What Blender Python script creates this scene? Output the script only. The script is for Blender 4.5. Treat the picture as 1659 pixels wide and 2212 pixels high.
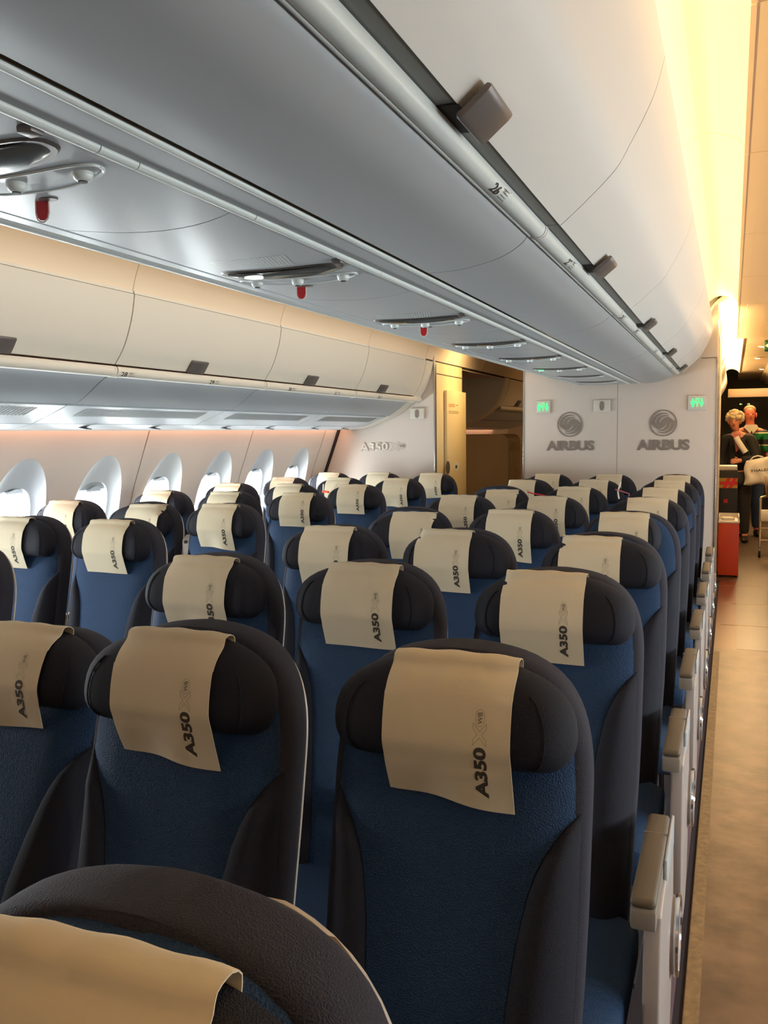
import bpy, bmesh, math, random
from mathutils import Vector, Matrix
random.seed(7)
C = bpy.context.scene.collection
for o in list(bpy.data.objects): bpy.data.objects.remove(o)
PI = math.pi
H = 1.50                                   # eye height above the cabin floor

# ------------------------------------------------------------------ camera
F, YAW, PIT, ROL = 1914.73, .374, .0882, .0123
def cam_vec(x3, y3, z2):
    c, s = math.cos(YAW), math.sin(YAW); cp, sp = math.cos(PIT), math.sin(PIT); cr, sr = math.cos(ROL), math.sin(ROL)
    xc = x3*cr - y3*sr; y2 = x3*sr + y3*cr
    yc = y2*cp + z2*sp; zc = -y2*sp + z2*cp
    return Vector((xc*c - zc*s, xc*s + zc*c, -yc))
right, down, fwd = cam_vec(1,0,0), cam_vec(0,1,0), cam_vec(0,0,1)
cd = bpy.data.cameras.new('camera'); cam = bpy.data.objects.new('camera', cd); C.objects.link(cam)
R = Matrix((right, -down, -fwd)).transposed().to_4x4(); R.translation = Vector((0,0,H)); cam.matrix_world = R
cd.sensor_fit = 'VERTICAL'; cd.sensor_height = 36.0; cd.lens = F/2212*36.0; cd.clip_start = .01; cd.clip_end = 200
bpy.context.scene.camera = cam

# ------------------------------------------------------------------ light and exposure
sc = bpy.context.scene
sc.view_settings.view_transform = 'Standard'; sc.view_settings.look = 'None'
sc.view_settings.exposure = -0.24; sc.view_settings.gamma = 1.0; sc.view_settings.use_curve_mapping = False
w = bpy.data.worlds.new('daylight'); sc.world = w; w.use_nodes = True
bg = w.node_tree.nodes['Background']; bg.inputs[0].default_value = (.93,.97,1,1); bg.inputs[1].default_value = 5.0

def lamp(name, loc, d, sx, sy, watt, col, spread=PI):
    l = bpy.data.lights.new(name, 'AREA'); l.shape = 'RECTANGLE'; l.size = sx; l.size_y = sy; l.energy = watt; l.color = col; l.spread = spread
    o = bpy.data.objects.new(name, l); C.objects.link(o); o.location = loc
    d = Vector(d).normalized(); zax = -d
    yax = Vector((0,1,0)); xax = yax.cross(zax).normalized(); yax = zax.cross(xax)
    m = Matrix((xax, yax, zax)).transposed().to_4x4(); m.translation = Vector(loc); o.matrix_world = m
    return o
WARM = (1.0,.52,.20); AMBER = (1.0,.70,.27); DAY = (.90,.985,1.0)
WIN_Y = [4.25 + .637*k for k in range(-7, 5)]
WIN_SEEN = [y for y in WIN_Y if y > 3.3]
MX = lambda x: -1.72 - x                    # mirror about the cabin's middle plane
P_WIN, P_WIN_R = 40.0, 20.0
OPEN_L = lambda y: y > .9                  # further forward, unseen blinds are added shut to dim the near seats
OPEN_R = lambda y: y > .9
for y in WIN_Y:
    if OPEN_L(y): lamp('window_daylight', (-3.68, y, 1.04), (1,0,-.05), .42, .34, P_WIN, DAY)
    if OPEN_R(y): lamp('window_daylight', (MX(-3.68), y, 1.04), (-1,0,-.05), .42, .34, P_WIN_R, DAY)
P_COVE = 26.0
lamp('cove_led_strip', (-.215, 3.0, H+.80), (.45,0,1), .03, 8.8, P_COVE*1.5, AMBER)
lamp('cove_led_strip', (MX(-.215), 3.0, H+.80), (-.45,0,1), .03, 8.8, P_COVE, (1,.74,.46))
lamp('cove_led_strip', (.685, 3.0, H+.645), (-.83,0,.58), .02, 8.8, 17.0, (1,.72,.42), 1.4)  # unseen strip added along the right bin edge to brighten the aisle ceiling
lamp('sidewall_led_strip', (-3.285, 3.0, H+.085), (-.35,0,-1), .02, 8.7, 14.0, (1,.44,.22))
lamp('sidewall_led_strip', (MX(-3.285), 3.0, H+.085), (.35,0,-1), .02, 8.7, 14.0, (1,.44,.22))
lamp('door_area_ceiling_lamp', (-1.95, 8.0, H+.88), (-.8,0,-1), .25, .25, 9.0, (1,.68,.30), 2.2)
lamp('sidewall_led_strip', (-3.26, 11.6, H+.085), (-.2,0,-1), .02, 2.8, 5.0, (1,.5,.3))
lamp('galley_ceiling_lamp', (.35, 10.6, H+.92), (0,0,-1), .3, .3, 34.0, (1,.66,.34))
lamp('galley_ceiling_lamp', (.30, 14.0, H+.92), (0,0,-1), .3, 1.2, 60.0, (1,.62,.28))
lamp('cove_led_strip', (-.10, 11.7, H+.82), (.45,0,1), .03, 8.5, 105.0, AMBER)

# ------------------------------------------------------------------ materials
def lin(c):
    c /= 255.0
    return c/12.92 if c <= .04045 else ((c+.055)/1.055)**2.4
def rgb(r, g, b): return (lin(r), lin(g), lin(b), 1)
def mat(name, col, rough=.5, metal=0, bump=None, spec=.5, var=None, emit=None):
    m = bpy.data.materials.new(name); m.use_nodes = True; nt = m.node_tree; b = nt.nodes['Principled BSDF']
    b.inputs['Base Color'].default_value = col; b.inputs['Roughness'].default_value = rough; b.inputs['Metallic'].default_value = metal
    b.inputs['Specular IOR Level'].default_value = spec
    if emit:
        b.inputs['Emission Color'].default_value = col; b.inputs['Emission Strength'].default_value = emit
    tc = nt.nodes.new('ShaderNodeTexCoord')
    if var:
        n = nt.nodes.new('ShaderNodeTexNoise'); n.inputs['Scale'].default_value = var[0]; n.inputs['Detail'].default_value = 4
        nt.links.new(tc.outputs['Object'], n.inputs['Vector'])
        mx = nt.nodes.new('ShaderNodeMix'); mx.data_type = 'RGBA'
        mx.inputs[6].default_value = col; mx.inputs[7].default_value = var[1]
        nt.links.new(n.outputs['Fac'], mx.inputs[0]); nt.links.new(mx.outputs[2], b.inputs['Base Color'])
    if bump:
        kind, scale, strength = bump
        if kind == 'weave': t = nt.nodes.new('ShaderNodeTexVoronoi'); out = t.outputs['Distance']
        else: t = nt.nodes.new('ShaderNodeTexNoise'); out = t.outputs['Fac']
        t.inputs['Scale'].default_value = scale
        nt.links.new(tc.outputs['Object'], t.inputs['Vector'])
        bp = nt.nodes.new('ShaderNodeBump'); bp.inputs['Strength'].default_value = strength; bp.inputs['Distance'].default_value = .002
        nt.links.new(out, bp.inputs['Height']); nt.links.new(bp.outputs['Normal'], b.inputs['Normal'])
    return m
M = dict(
 white=mat('bin_white', rgb(226,226,222), .38, bump=('noise', 300, .05)),
 cream=mat('bin_cream', rgb(228,222,208), .45),
 grey=mat('bin_grey', rgb(172,178,182), .40),
 psu=mat('panel_grey', rgb(178,184,188), .33),
 rail=mat('rail_white', rgb(222,230,228), .30),
 channel=mat('grip_channel', rgb(128,128,124), .5),
 dark=mat('gap_dark', rgb(34,24,20), .8),
 latch=mat('latch_grey', rgb(112,106,104), .35, .3),
 latch_hole=mat('latch_recess', rgb(40,40,38), .6),
 wall=mat('wall_cream', rgb(226,214,202), .6, bump=('noise', 500, .06)),
 reveal=mat('window_reveal', rgb(214,218,220), .5),
 bulk=mat('bulkhead_cream', rgb(214,204,194), .55, bump=('noise', 600, .05)),
 alu=mat('aluminium', rgb(190,190,190), .25, .9),
 logo=mat('emblem_grey', rgb(138,126,118), .5),
 letter_white=mat('letter_cream', rgb(228,220,210), .4),
 ink=mat('ink_dark', rgb(64,58,48), .7),
 ink_light=mat('ink_outline', rgb(120,110,92), .7),
 cove=mat('cove_panel', rgb(240,222,196), .5),
 ceil=mat('ceiling_panel', rgb(214,190,168), .4),
 seam=mat('panel_seam', rgb(120,108,94), .6),
 blue=mat('seat_blue_mesh', rgb(36,63,97), .75, bump=('weave', 420, .7), spec=.25, var=(220, rgb(29,52,82))),
 navy=mat('seat_charcoal', rgb(34,35,44), .8, bump=('weave', 700, .4), spec=.2),
 rim=mat('seat_rim_plum', rgb(50,50,60), .8, bump=('weave', 600, .5), spec=.2),
 pillow=mat('headrest_charcoal', rgb(30,31,40), .75, bump=('weave', 700, .4), spec=.25),
 shell=mat('seat_shell_beige', rgb(186,178,168), .45),
 cloth=mat('cover_cream', rgb(214,203,178), .85, bump=('noise', 60, .35), spec=.1, var=(9, rgb(204,193,167))),
 pad=mat('armrest_pad', rgb(96,84,68), .6, bump=('noise', 200, .15)),
 armbody=mat('armrest_body', rgb(134,126,116), .45),
 armside=mat('armrest_side', rgb(168,158,152), .35),
 chrome=mat('chrome', rgb(215,215,215), .12, 1.0),
 legmetal=mat('seat_leg_metal', rgb(90,90,94), .4, .7),
 smoke=mat('smoked_lens', rgb(86,88,86), .18, spec=.5),
 smoke_rim=mat('lens_rim', rgb(104,100,98), .25, .4),
 red=mat('tag_red', rgb(205,30,40), .4),
 lamp_on=mat('reading_light', (1,1,.96,1), .3, emit=9.0),
 green_on=mat('sign_green_lit', (.05,.95,.22,1), .4, emit=1.6),
 signbox=mat('sign_box', rgb(214,210,200), .4),
 exit_green=mat('exit_sign_green', rgb(20,80,48), .4),
 arrow=mat('exit_arrow', (1,.85,.35,1), .4, emit=.9),
 orange=mat('cart_orange', rgb(214,72,36), .45),
 black=mat('black_plastic', rgb(22,20,20), .5),
 yellow=mat('stripe_yellow', rgb(176,150,40), .5),
 paper=mat('white_paper', rgb(232,228,220), .7),
 skin=mat('skin', rgb(206,140,112), .55),
 skin_red=mat('skin_ruddy', rgb(200,112,88), .55),
 lips=mat('lips', rgb(170,80,76), .5),
 eye=mat('eye_dark', rgb(40,34,30), .3),
 hair=mat('hair_grey_blond', rgb(206,188,158), .8, bump=('noise', 90, 1.0)),
 hair2=mat('hair_sandy', rgb(150,110,78), .8),
 jacket=mat('jacket_black', rgb(26,26,32), .8),
 trousers=mat('trousers_dark', rgb(28,28,34), .8),
 jeans=mat('jeans_blue', rgb(50,70,112), .8),
 khaki=mat('trousers_khaki', rgb(112,96,72), .8),
 brown=mat('jacket_brown', rgb(64,46,36), .8),
 pink=mat('blouse_pink', rgb(190,110,120), .7),
 polo=mat('polo_green', rgb(20,120,72), .7),
 polo_white=mat('polo_white', rgb(226,222,206), .7),
 shoe=mat('shoe_dark', rgb(34,28,26), .5),
 tape=mat('floor_tape', rgb(196,160,106), .6),
 lav=mat('lavatory_panel', rgb(226,206,160), .45),
 beige=mat('partition_beige', rgb(168,142,108), .55),
)
def glass_mat():
    m = bpy.data.materials.new('window_glass'); m.use_nodes = True; nt = m.node_tree; nt.nodes.clear()
    o = nt.nodes.new('ShaderNodeOutputMaterial'); t = nt.nodes.new('ShaderNodeBsdfTransparent'); g = nt.nodes.new('ShaderNodeBsdfGlossy'); g.inputs['Roughness'].default_value = .05
    x = nt.nodes.new('ShaderNodeMixShader'); x.inputs[0].default_value = .06
    nt.links.new(t.outputs[0], x.inputs[1]); nt.links.new(g.outputs[0], x.inputs[2]); nt.links.new(x.outputs[0], o.inputs[0]); return m
M['glass'] = glass_mat()
def floor_mat():
    m = bpy.data.materials.new('aisle_floor'); m.use_nodes = True; nt = m.node_tree; b = nt.nodes['Principled BSDF']
    tc = nt.nodes.new('ShaderNodeTexCoord')
    n = nt.nodes.new('ShaderNodeTexNoise'); n.inputs['Scale'].default_value = 6; n.inputs['Detail'].default_value = 6; nt.links.new(tc.outputs['Object'], n.inputs['Vector'])
    r = nt.nodes.new('ShaderNodeValToRGB'); r.color_ramp.elements[0].position = .32; r.color_ramp.elements[0].color = rgb(74,52,38)
    r.color_ramp.elements[1].position = .72; r.color_ramp.elements[1].color = rgb(122,90,66)
    nt.links.new(n.outputs['Fac'], r.inputs[0]); nt.links.new(r.outputs[0], b.inputs['Base Color'])
    n2 = nt.nodes.new('ShaderNodeTexNoise'); n2.inputs['Scale'].default_value = 14; nt.links.new(tc.outputs['Object'], n2.inputs['Vector'])
    bp = nt.nodes.new('ShaderNodeBump'); bp.inputs['Strength'].default_value = .35; bp.inputs['Distance'].default_value = .004
    nt.links.new(n2.outputs['Fac'], bp.inputs['Height']); nt.links.new(bp.outputs[0], b.inputs['Normal'])
    b.inputs['Roughness'].default_value = .36; return m
M['floor'] = floor_mat()
M['floor_red'] = mat('floor_film_red', rgb(112,52,34), .3, bump=('noise', 10, .08), var=(5, rgb(92,46,32)))
M['floor_grey'] = mat('door_area_floor', rgb(104,90,76), .32, bump=('noise', 10, .06), var=(4, rgb(88,78,68)))
M['carpet'] = mat('carpet_dark', rgb(46,36,40), .95)
M['seatrail'] = mat('seat_rail_cover', rgb(112,92,100), .5)
M['tape_worn'] = mat('worn_tape', rgb(178,142,92), .6, var=(45, rgb(84,60,40)))

# ------------------------------------------------------------------ helpers
def tag(o, label=None, cat=None, group=None, kind=None):
    if label: o['label'] = label
    if cat: o['category'] = cat
    if group: o['group'] = group
    if kind: o['kind'] = kind
    return o
def mesh(name, verts, faces, m, parent=None, ang=40, mats=None, fm=None, loc=None):
    me = bpy.data.meshes.new(name); me.from_pydata([tuple(v) for v in verts], [], faces)
    bm = bmesh.new(); bm.from_mesh(me); bmesh.ops.recalc_face_normals(bm, faces=bm.faces); bm.to_mesh(me); bm.free()
    for mm in (mats or [m]): me.materials.append(mm)
    if fm:
        for p, i in zip(me.polygons, fm): p.material_index = i
    me.polygons.foreach_set('use_smooth', [True]*len(me.polygons))
    me.set_sharp_from_angle(angle=math.radians(ang))
    o = bpy.data.objects.new(name, me); C.objects.link(o)
    if parent: o.parent = parent
    if loc: o.location = loc
    return o
def empty(name, loc=(0,0,0), rz=0):
    o = bpy.data.objects.new(name, None); C.objects.link(o); o.location = loc; o.rotation_euler = (0,0,rz); o.empty_display_size = .1; return o
class MB:
    def __init__(s): s.v = []; s.f = []
    def add(s, vs, fs):
        n = len(s.v); s.v += [tuple(v) for v in vs]; s.f += [tuple(i+n for i in f) for f in fs]; return s
    def box(s, x0, x1, y0, y1, z0, z1):
        return s.add([(x0,y0,z0),(x1,y0,z0),(x1,y1,z0),(x0,y1,z0),(x0,y0,z1),(x1,y0,z1),(x1,y1,z1),(x0,y1,z1)],
                     [(0,3,2,1),(4,5,6,7),(0,1,5,4),(1,2,6,5),(2,3,7,6),(3,0,4,7)])
    def tube(s, pts, r, n=10, cap=True):
        rings = []; pts = [Vector(p) for p in pts]
        for i, p in enumerate(pts):
            d = (pts[min(i+1,len(pts)-1)] - pts[max(i-1,0)]).normalized()
            a = d.orthogonal().normalized() if i == 0 else (a - d*a.dot(d)).normalized()
            b = d.cross(a); rr = r[i] if isinstance(r,(list,tuple)) else r
            rings.append([p + (a*math.cos(2*PI*k/n) + b*math.sin(2*PI*k/n))*rr for k in range(n)])
        vs = [v for g in rings for v in g]; fs = []
        for i in range(len(pts)-1):
            for k in range(n): fs.append((i*n+k, i*n+(k+1)%n, (i+1)*n+(k+1)%n, (i+1)*n+k))
        if cap: fs += [tuple(range(n))[::-1], tuple((len(pts)-1)*n+k for k in range(n))]
        return s.add(vs, fs)
    def prism(s, poly, y0, y1, axis='y'):
        n = len(poly)
        f = {'y':lambda a,b,t:(a,t,b), 'x':lambda a,b,t:(t,a,b), 'z':lambda a,b,t:(a,b,t)}[axis]
        vs = [f(a,b,y0) for a,b in poly] + [f(a,b,y1) for a,b in poly]
        return s.add(vs, [tuple(range(n))[::-1], tuple(range(n,2*n))] + [(i,(i+1)%n,n+(i+1)%n,n+i) for i in range(n)])
    def ball(s, c, rx, ry, rz, nu=14, nv=10):
        vs = [(c[0],c[1],c[2]-rz)]; fs = []
        for j in range(1,nv):
            t = -PI/2 + PI*j/nv
            for i in range(nu): vs.append((c[0]+rx*math.cos(t)*math.cos(2*PI*i/nu), c[1]+ry*math.cos(t)*math.sin(2*PI*i/nu), c[2]+rz*math.sin(t)))
        vs.append((c[0],c[1],c[2]+rz)); L = len(vs)-1
        for i in range(nu):
            fs.append((0, 1+(i+1)%nu, 1+i)); fs.append((L, 1+(nv-2)*nu+i, 1+(nv-2)*nu+(i+1)%nu))
            for j in range(nv-2): fs.append((1+j*nu+i, 1+j*nu+(i+1)%nu, 1+(j+1)*nu+(i+1)%nu, 1+(j+1)*nu+i))
        return s.add(vs, fs)
    def build(s, name, m, parent=None, ang=40, loc=None): return mesh(name, s.v, s.f, m, parent, ang, loc=loc)
def bevel(o, wd, seg=2, ang=30):
    bm = bmesh.new(); bm.from_mesh(o.data)
    es = [e for e in bm.edges if len(e.link_faces) == 2 and e.calc_face_angle(0) > math.radians(ang)]
    bmesh.ops.bevel(bm, geom=es, offset=wd, segments=seg, profile=.5, affect='EDGES', clamp_overlap=True)
    bm.to_mesh(o.data); bm.free(); o.data.polygons.foreach_set('use_smooth', [True]*len(o.data.polygons)); o.data.set_sharp_from_angle(angle=math.radians(35)); return o
def bx(name, x0, x1, y0, y1, z0, z1, m, parent=None, bv=.004):
    o = MB().box(x0,x1,y0,y1,z0,z1).build(name, m, parent)
    return bevel(o, bv) if bv else o
def rrect(w, h, r, n=5, cx=0, cy=0):
    out = []
    for (sx, sy, a0) in ((1,1,0),(-1,1,90),(-1,-1,180),(1,-1,270)):
        for k in range(n+1):
            a = math.radians(a0 + 90*k/n); out.append((cx + sx*(w/2-r) + r*math.cos(a), cy + sy*(h/2-r) + r*math.sin(a)))
    return out
def smooth_poly(p, k=6):
    out = []
    for i in range(len(p)-1):
        a = Vector(p[max(i-1,0)]); b = Vector(p[i]); c = Vector(p[i+1]); d = Vector(p[min(i+2,len(p)-1)])
        for j in range(k):
            t = j/k; out.append(tuple(.5*((2*b)+(c-a)*t+(2*a-5*b+4*c-d)*t*t+(3*b-a-3*c+d)*t**3)))
    out.append(tuple(p[-1])); return out
def offset_poly(p, t):
    out = []
    for i in range(len(p)):
        a = Vector(p[max(i-1,0)]); b = Vector(p[min(i+1,len(p)-1)]); d = (b-a).normalized(); out.append((p[i][0]-d.y*t, p[i][1]+d.x*t))
    return out
def strip(name, prof, y0, y1, m, parent=None, t=.01, ang=40, mirror=False):
    """thick sheet whose cross-section is the polyline prof of (x, height above eye level), drawn along the cabin"""
    pr = [(x, z+H) for x, z in prof]
    if mirror: pr = [(MX(x), z) for x, z in pr]; t = -t
    q = pr + offset_poly(pr, t)[::-1]
    n = len(q); k = len(pr)
    vs = [(x, y0, z) for x, z in q] + [(x, y1, z) for x, z in q]
    fs = [(i, (i+1)%n, n+(i+1)%n, n+i) for i in range(n)]
    for base in (0, n):
        for i in range(k-1): fs.append((base+i, base+i+1, base+n-2-i, base+n-1-i))
    return mesh(name, vs, fs, m, parent, ang)
TXT = {}
def text_geo(s, bold=.0, wide=1.0):
    key = (s, bold, wide)
    if key not in TXT:
        cu = bpy.data.curves.new('lettering', 'FONT'); cu.body = s; cu.size = 1.0; cu.offset = bold; cu.resolution_u = 3
        o = bpy.data.objects.new('lettering', cu); C.objects.link(o)
        dg = bpy.context.evaluated_depsgraph_get(); me = bpy.data.meshes.new_from_object(o.evaluated_get(dg))
        bpy.data.objects.remove(o)
        bm = bmesh.new(); bm.from_mesh(me); bmesh.ops.dissolve_limit(bm, angle_limit=.01, verts=bm.verts, edges=bm.edges)
        bmesh.ops.triangulate(bm, faces=bm.faces)
        v = [(a.co.x*wide, a.co.y) for a in bm.verts]; f = [tuple(x.index for x in p.verts) for p in bm.faces]; bm.free()
        x0 = min(a for a,_ in v); x1 = max(a for a,_ in v); y0 = min(b for _,b in v); y1 = max(b for _,b in v)
        TXT[key] = ([(a-x0, b-y0) for a,b in v], f, x1-x0, y1-y0)
    return TXT[key]
def add_text(mb, s, height, fn, bold=0, wide=1, width=None, x=0, y=0):
    """fn maps (along, up) in metres to a point; returns the text's length"""
    v, f, tw, th = text_geo(s, bold, wide); k = height/th; kx = width/tw if width else k
    mb.add([fn(x+a*kx, y+b*k) for a,b in v], f); return tw*kx
def flat_outline(mb, poly, wd, fn, closed=True):
    n = len(poly); P = [Vector(p) for p in poly]; vs = []; 
    for i in range(n):
        a = P[(i-1)%n]; b = P[i]; c = P[(i+1)%n]
        d1 = (b-a).normalized(); d2 = (c-b).normalized(); n1 = Vector((-d1.y,d1.x)); n2 = Vector((-d2.y,d2.x)); m_ = (n1+n2)
        m_ = m_/max(.4, m_.length_squared)*2*.5 if m_.length > 1e-6 else n1
        vs += [b+m_*wd, b-m_*wd]
    mb.add([fn(v.x, v.y) for v in vs], [(2*i, 2*((i+1)%n), 2*((i+1)%n)+1, 2*i+1) for i in range(n)])
def structure(o): o['kind'] = 'structure'; return o

# ------------------------------------------------------------------ setting: hull, floor
Y0, Y1 = -1.6, 21.0
structure(MB().box(-3.75, MX(-3.75), Y0, Y1, -.06, 0).build('floor', M['carpet']))
fl = structure(MB().box(-.088, .52, Y0, 6.4, .0005, .004).build('trim_1', M['floor']))
structure(MB().box(-.088, .52, 6.4, 9.3, .0005, .0035).build('trim_2', M['floor_red']))
structure(MB().box(.06, .52, 6.41, 9.3, .0036, .0045).build('trim_3', M['floor_grey']))
structure(MB().box(-.118, .95, 9.3, 20.9, .0005, .003).build('trim_4', M['floor_grey']))
structure(MB().box(-.086, -.048, Y0, 6.3, .004, .0055).build('trim_5', M['tape_worn']))
structure(MB().box(-.150, -.112, Y0, 7.3, .0005, .014).build('trim_6', M['seatrail']))
for yy in (7.2, 9.05, 8.1): structure(MB().box(-.05, .52, yy, yy+.012, .0046, .0052).build('trim_7', M['tape']))
structure(MB().box(-3.75, MX(-3.75), Y0, Y1, 2.72, 2.78).build('ceiling', M['ceil']))
structure(MB().box(-3.75, MX(-3.75), Y0-.05, Y0, 0, 2.75).build('wall_front', M['bulk']))
structure(MB().box(-3.75, MX(-3.75), Y1, Y1+.05, 0, 2.75).build('wall_rear', M['dark']))

# ------------------------------------------------------------------ side walls with windows
WP = [(-3.30,1.62),(-3.335,1.54),(-3.405,1.35),(-3.478,1.158),(-3.55,.90),(-3.60,.60),(-3.62,.40),(-3.60,.15),(-3.56,0)]
def wallx(z):
    for (xa,za),(xb,zb) in zip(WP, WP[1:]):
        if zb <= z <= za: return xb + (xa-xb)*(z-zb)/(za-zb)
    return WP[0][0] if z > WP[0][1] else WP[-1][0]
ZB, ZT, ZC, HP = .40, 1.60, 1.04, .3185
HX, HZ = .152, .196
def wall_panel(ycs, right=False):
    fx = MX if right else (lambda x: x)
    V, Fc, fm = [], [], []
    for yc in ycs:
        per = []
        n = 16
        for i in range(n): per.append((HP, ZB-ZC + (ZT-ZB)*i/n))
        for i in range(n): per.append((HP - 2*HP*i/n, ZT-ZC))
        for i in range(n): per.append((-HP, ZT-ZC - (ZT-ZB)*i/n))
        for i in range(n): per.append((-HP + 2*HP*i/n, ZB-ZC))
        N = len(per); base = len(V)
        rings = [('hole',.075,0),('hole',.048,0),('f',.15,.045),('f',.35,.039),('f',.55,.029),('f',.75,.018),('f',.9,.008),('f',.97,.0025),('f',1,0),('f',1.03,0),('r',.5,0),('r',1,0)]
        for kind, t, dep in rings:
            for (py, pz) in per:
                a = math.atan2(pz/.4, py/HP)
                ca, sa = math.cos(a), math.sin(a)
                hx = HX*math.copysign(abs(ca)**(2/2.6), ca); hz = HZ*math.copysign(abs(sa)**(2/2.6), sa)
                ex = .215*ca; ez = (.352 if sa > 0 else .27)*sa
                if kind == 'hole': y, z, d = hx, hz, t
                elif kind == 'f':
                    y, z, d = hx+(ex-hx)*t, hz+(ez-hz)*t, dep
                else:
                    e1y, e1z = hx+(ex-hx)*1.03, hz+(ez-hz)*1.03
                    y, z, d = e1y+(py-e1y)*t, e1z+(pz-e1z)*t, 0
                zz = ZC+z
                V.append((fx(wallx(zz)-d), yc+y, zz))
        R_ = len(rings)
        for r in range(R_-1):
            for i in range(N):
                Fc.append((base+r*N+i, base+r*N+(i+1)%N, base+(r+1)*N+(i+1)%N, base+(r+1)*N+i)); fm.append(1 if r < 8 else 0)
    bm_o = mesh('wall_right' if right else 'wall_left', V, Fc, None, None, 28, mats=[M['wall'], M['reveal']], fm=fm)
    return structure(bm_o)
def window_set(yc, n, right=False):
    fx = MX if right else (lambda x: x)
    pts = []
    for k in range(40):
        a = 2*PI*k/40; ca, sa = math.cos(a), math.sin(a)
        pts.append((HX*math.copysign(abs(ca)**(2/2.6), ca), HZ*math.copysign(abs(sa)**(2/2.6), sa)))
    X = lambda z, d: fx(wallx(z)-d)
    V, Fc = [], []
    for s_, d in ((1.08,.080),(.985,.080),(.985,.070),(1.08,.070)):
        V += [(X(ZC+z*s_, d), yc+y*s_, ZC+z*s_) for y, z in pts]
    for r in range(4):
        for i in range(40): Fc.append((r*40+i, r*40+(i+1)%40, ((r+1)%4)*40+(i+1)%40, ((r+1)%4)*40+i))
    fr = structure(mesh('window_%d' % n, V, Fc, M['reveal']))
    mesh('pane', [(X(ZC+z, .084), yc+y, ZC+z) for y, z in pts] + [(X(ZC+z, .087), yc+y, ZC+z) for y, z in pts],
         [tuple(range(40)), tuple(range(40,80))] + [(i,(i+1)%40,40+(i+1)%40,40+i) for i in range(40)], M['glass'], fr)
    if not (OPEN_R(yc) if right else OPEN_L(yc)):
        mesh('shade', [(X(ZC+z*.99, .060), yc+y*.99, ZC+z*.99) for y, z in pts] + [(X(ZC+z*.99, .065), yc+y*.99, ZC+z*.99) for y, z in pts], [tuple(range(40)), tuple(range(40,80))] + [(i,(i+1)%40,40+(i+1)%40,40+i) for i in range(40)], M['psu'], fr); return  # unseen full blind, added to keep daylight off the near seats
    if right: return
    drop = .040 if abs(yc-4.25) < .05 else .006          # the second blind hangs lower
    V = []; Fc = []; top = [p for p in pts if p[1] > HZ-.022-drop]; top.sort(key=lambda p: -p[0])
    zlow = min(p[1] for p in top)
    m = MB(); m.v = []; poly = [(y, z) for y, z in top]
    k = len(poly)
    V = [(X(ZC+z,.060), yc+y, ZC+z) for y, z in poly] + [(X(ZC+z,.065), yc+y, ZC+z) for y, z in poly]
    Fc = [tuple(range(k))[::-1], tuple(range(k,2*k))] + [(i,(i+1)%k,k+(i+1)%k,k+i) for i in range(k)]
    sh = mesh('shade', V, Fc, M['psu'], fr)
    hw = .065; zz = ZC+zlow-.010
    pl = [(-hw+2*hw*i/12, (.034 if drop > .02 else .024)*math.sin(PI*i/12)) for i in range(13)]
    V = []; 
    for d in (.042,.060): V += [(X(zz+b, d - (.014*math.sin(PI*i/12) if d < .05 else 0)), yc+a, zz+b) for i,(a,b) in enumerate(pl)]
    Fc = [tuple(range(13)), tuple(range(13,26))] + [(i,(i+1)%13,13+(i+1)%13,13+i) for i in range(13)]
    mesh('shade_handle', V, Fc, M['grey'], sh)
for i in range(0, len(WIN_Y)-1, 2):
    # the panels hold two windows each; seams fall at 4.57, 5.84 ...
    wall_panel([WIN_Y[i], WIN_Y[i+1]]); wall_panel([WIN_Y[i], WIN_Y[i+1]], True)
for i, y in enumerate(WIN_Y):
    window_set(y, i+1); window_set(y, i+1+len(WIN_Y), True)
for i in range(0, len(WIN_Y)+1, 2):                      # seam strips between the lining panels
    y = WIN_Y[0] - HP + i*.637
    V = [(wallx(z)+.0015, y+a, z) for z in (1.60,1.4,1.2,1.0,.8,.6,.4) for a in (-.0025,.0025)]
    structure(mesh('trim_8', V, [(2*k,2*k+1,2*k+3,2*k+2) for k in range(6)], M['seam']))
ya, yb = WIN_Y[0]-HP, WIN_Y[-1]+HP
for mir in (False, True):
    nm = 'wall_right' if mir else 'wall_left'
    structure(strip(nm, [(x, z-H) for x, z in WP if z <= .40], Y0, Y1, M['wall'], t=-.03, mirror=mir))
    structure(strip(nm, [(-3.10,1.25),(-3.27,.30),(-3.30,.09)], Y0, Y1, M['wall'], t=-.05, mirror=mir))
    for a, b in ((Y0, ya), (yb, Y1)): structure(strip(nm, [(x, z-H) for x, z in WP if z >= .40], a, b, M['wall'], t=-.03, mirror=mir))

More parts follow.
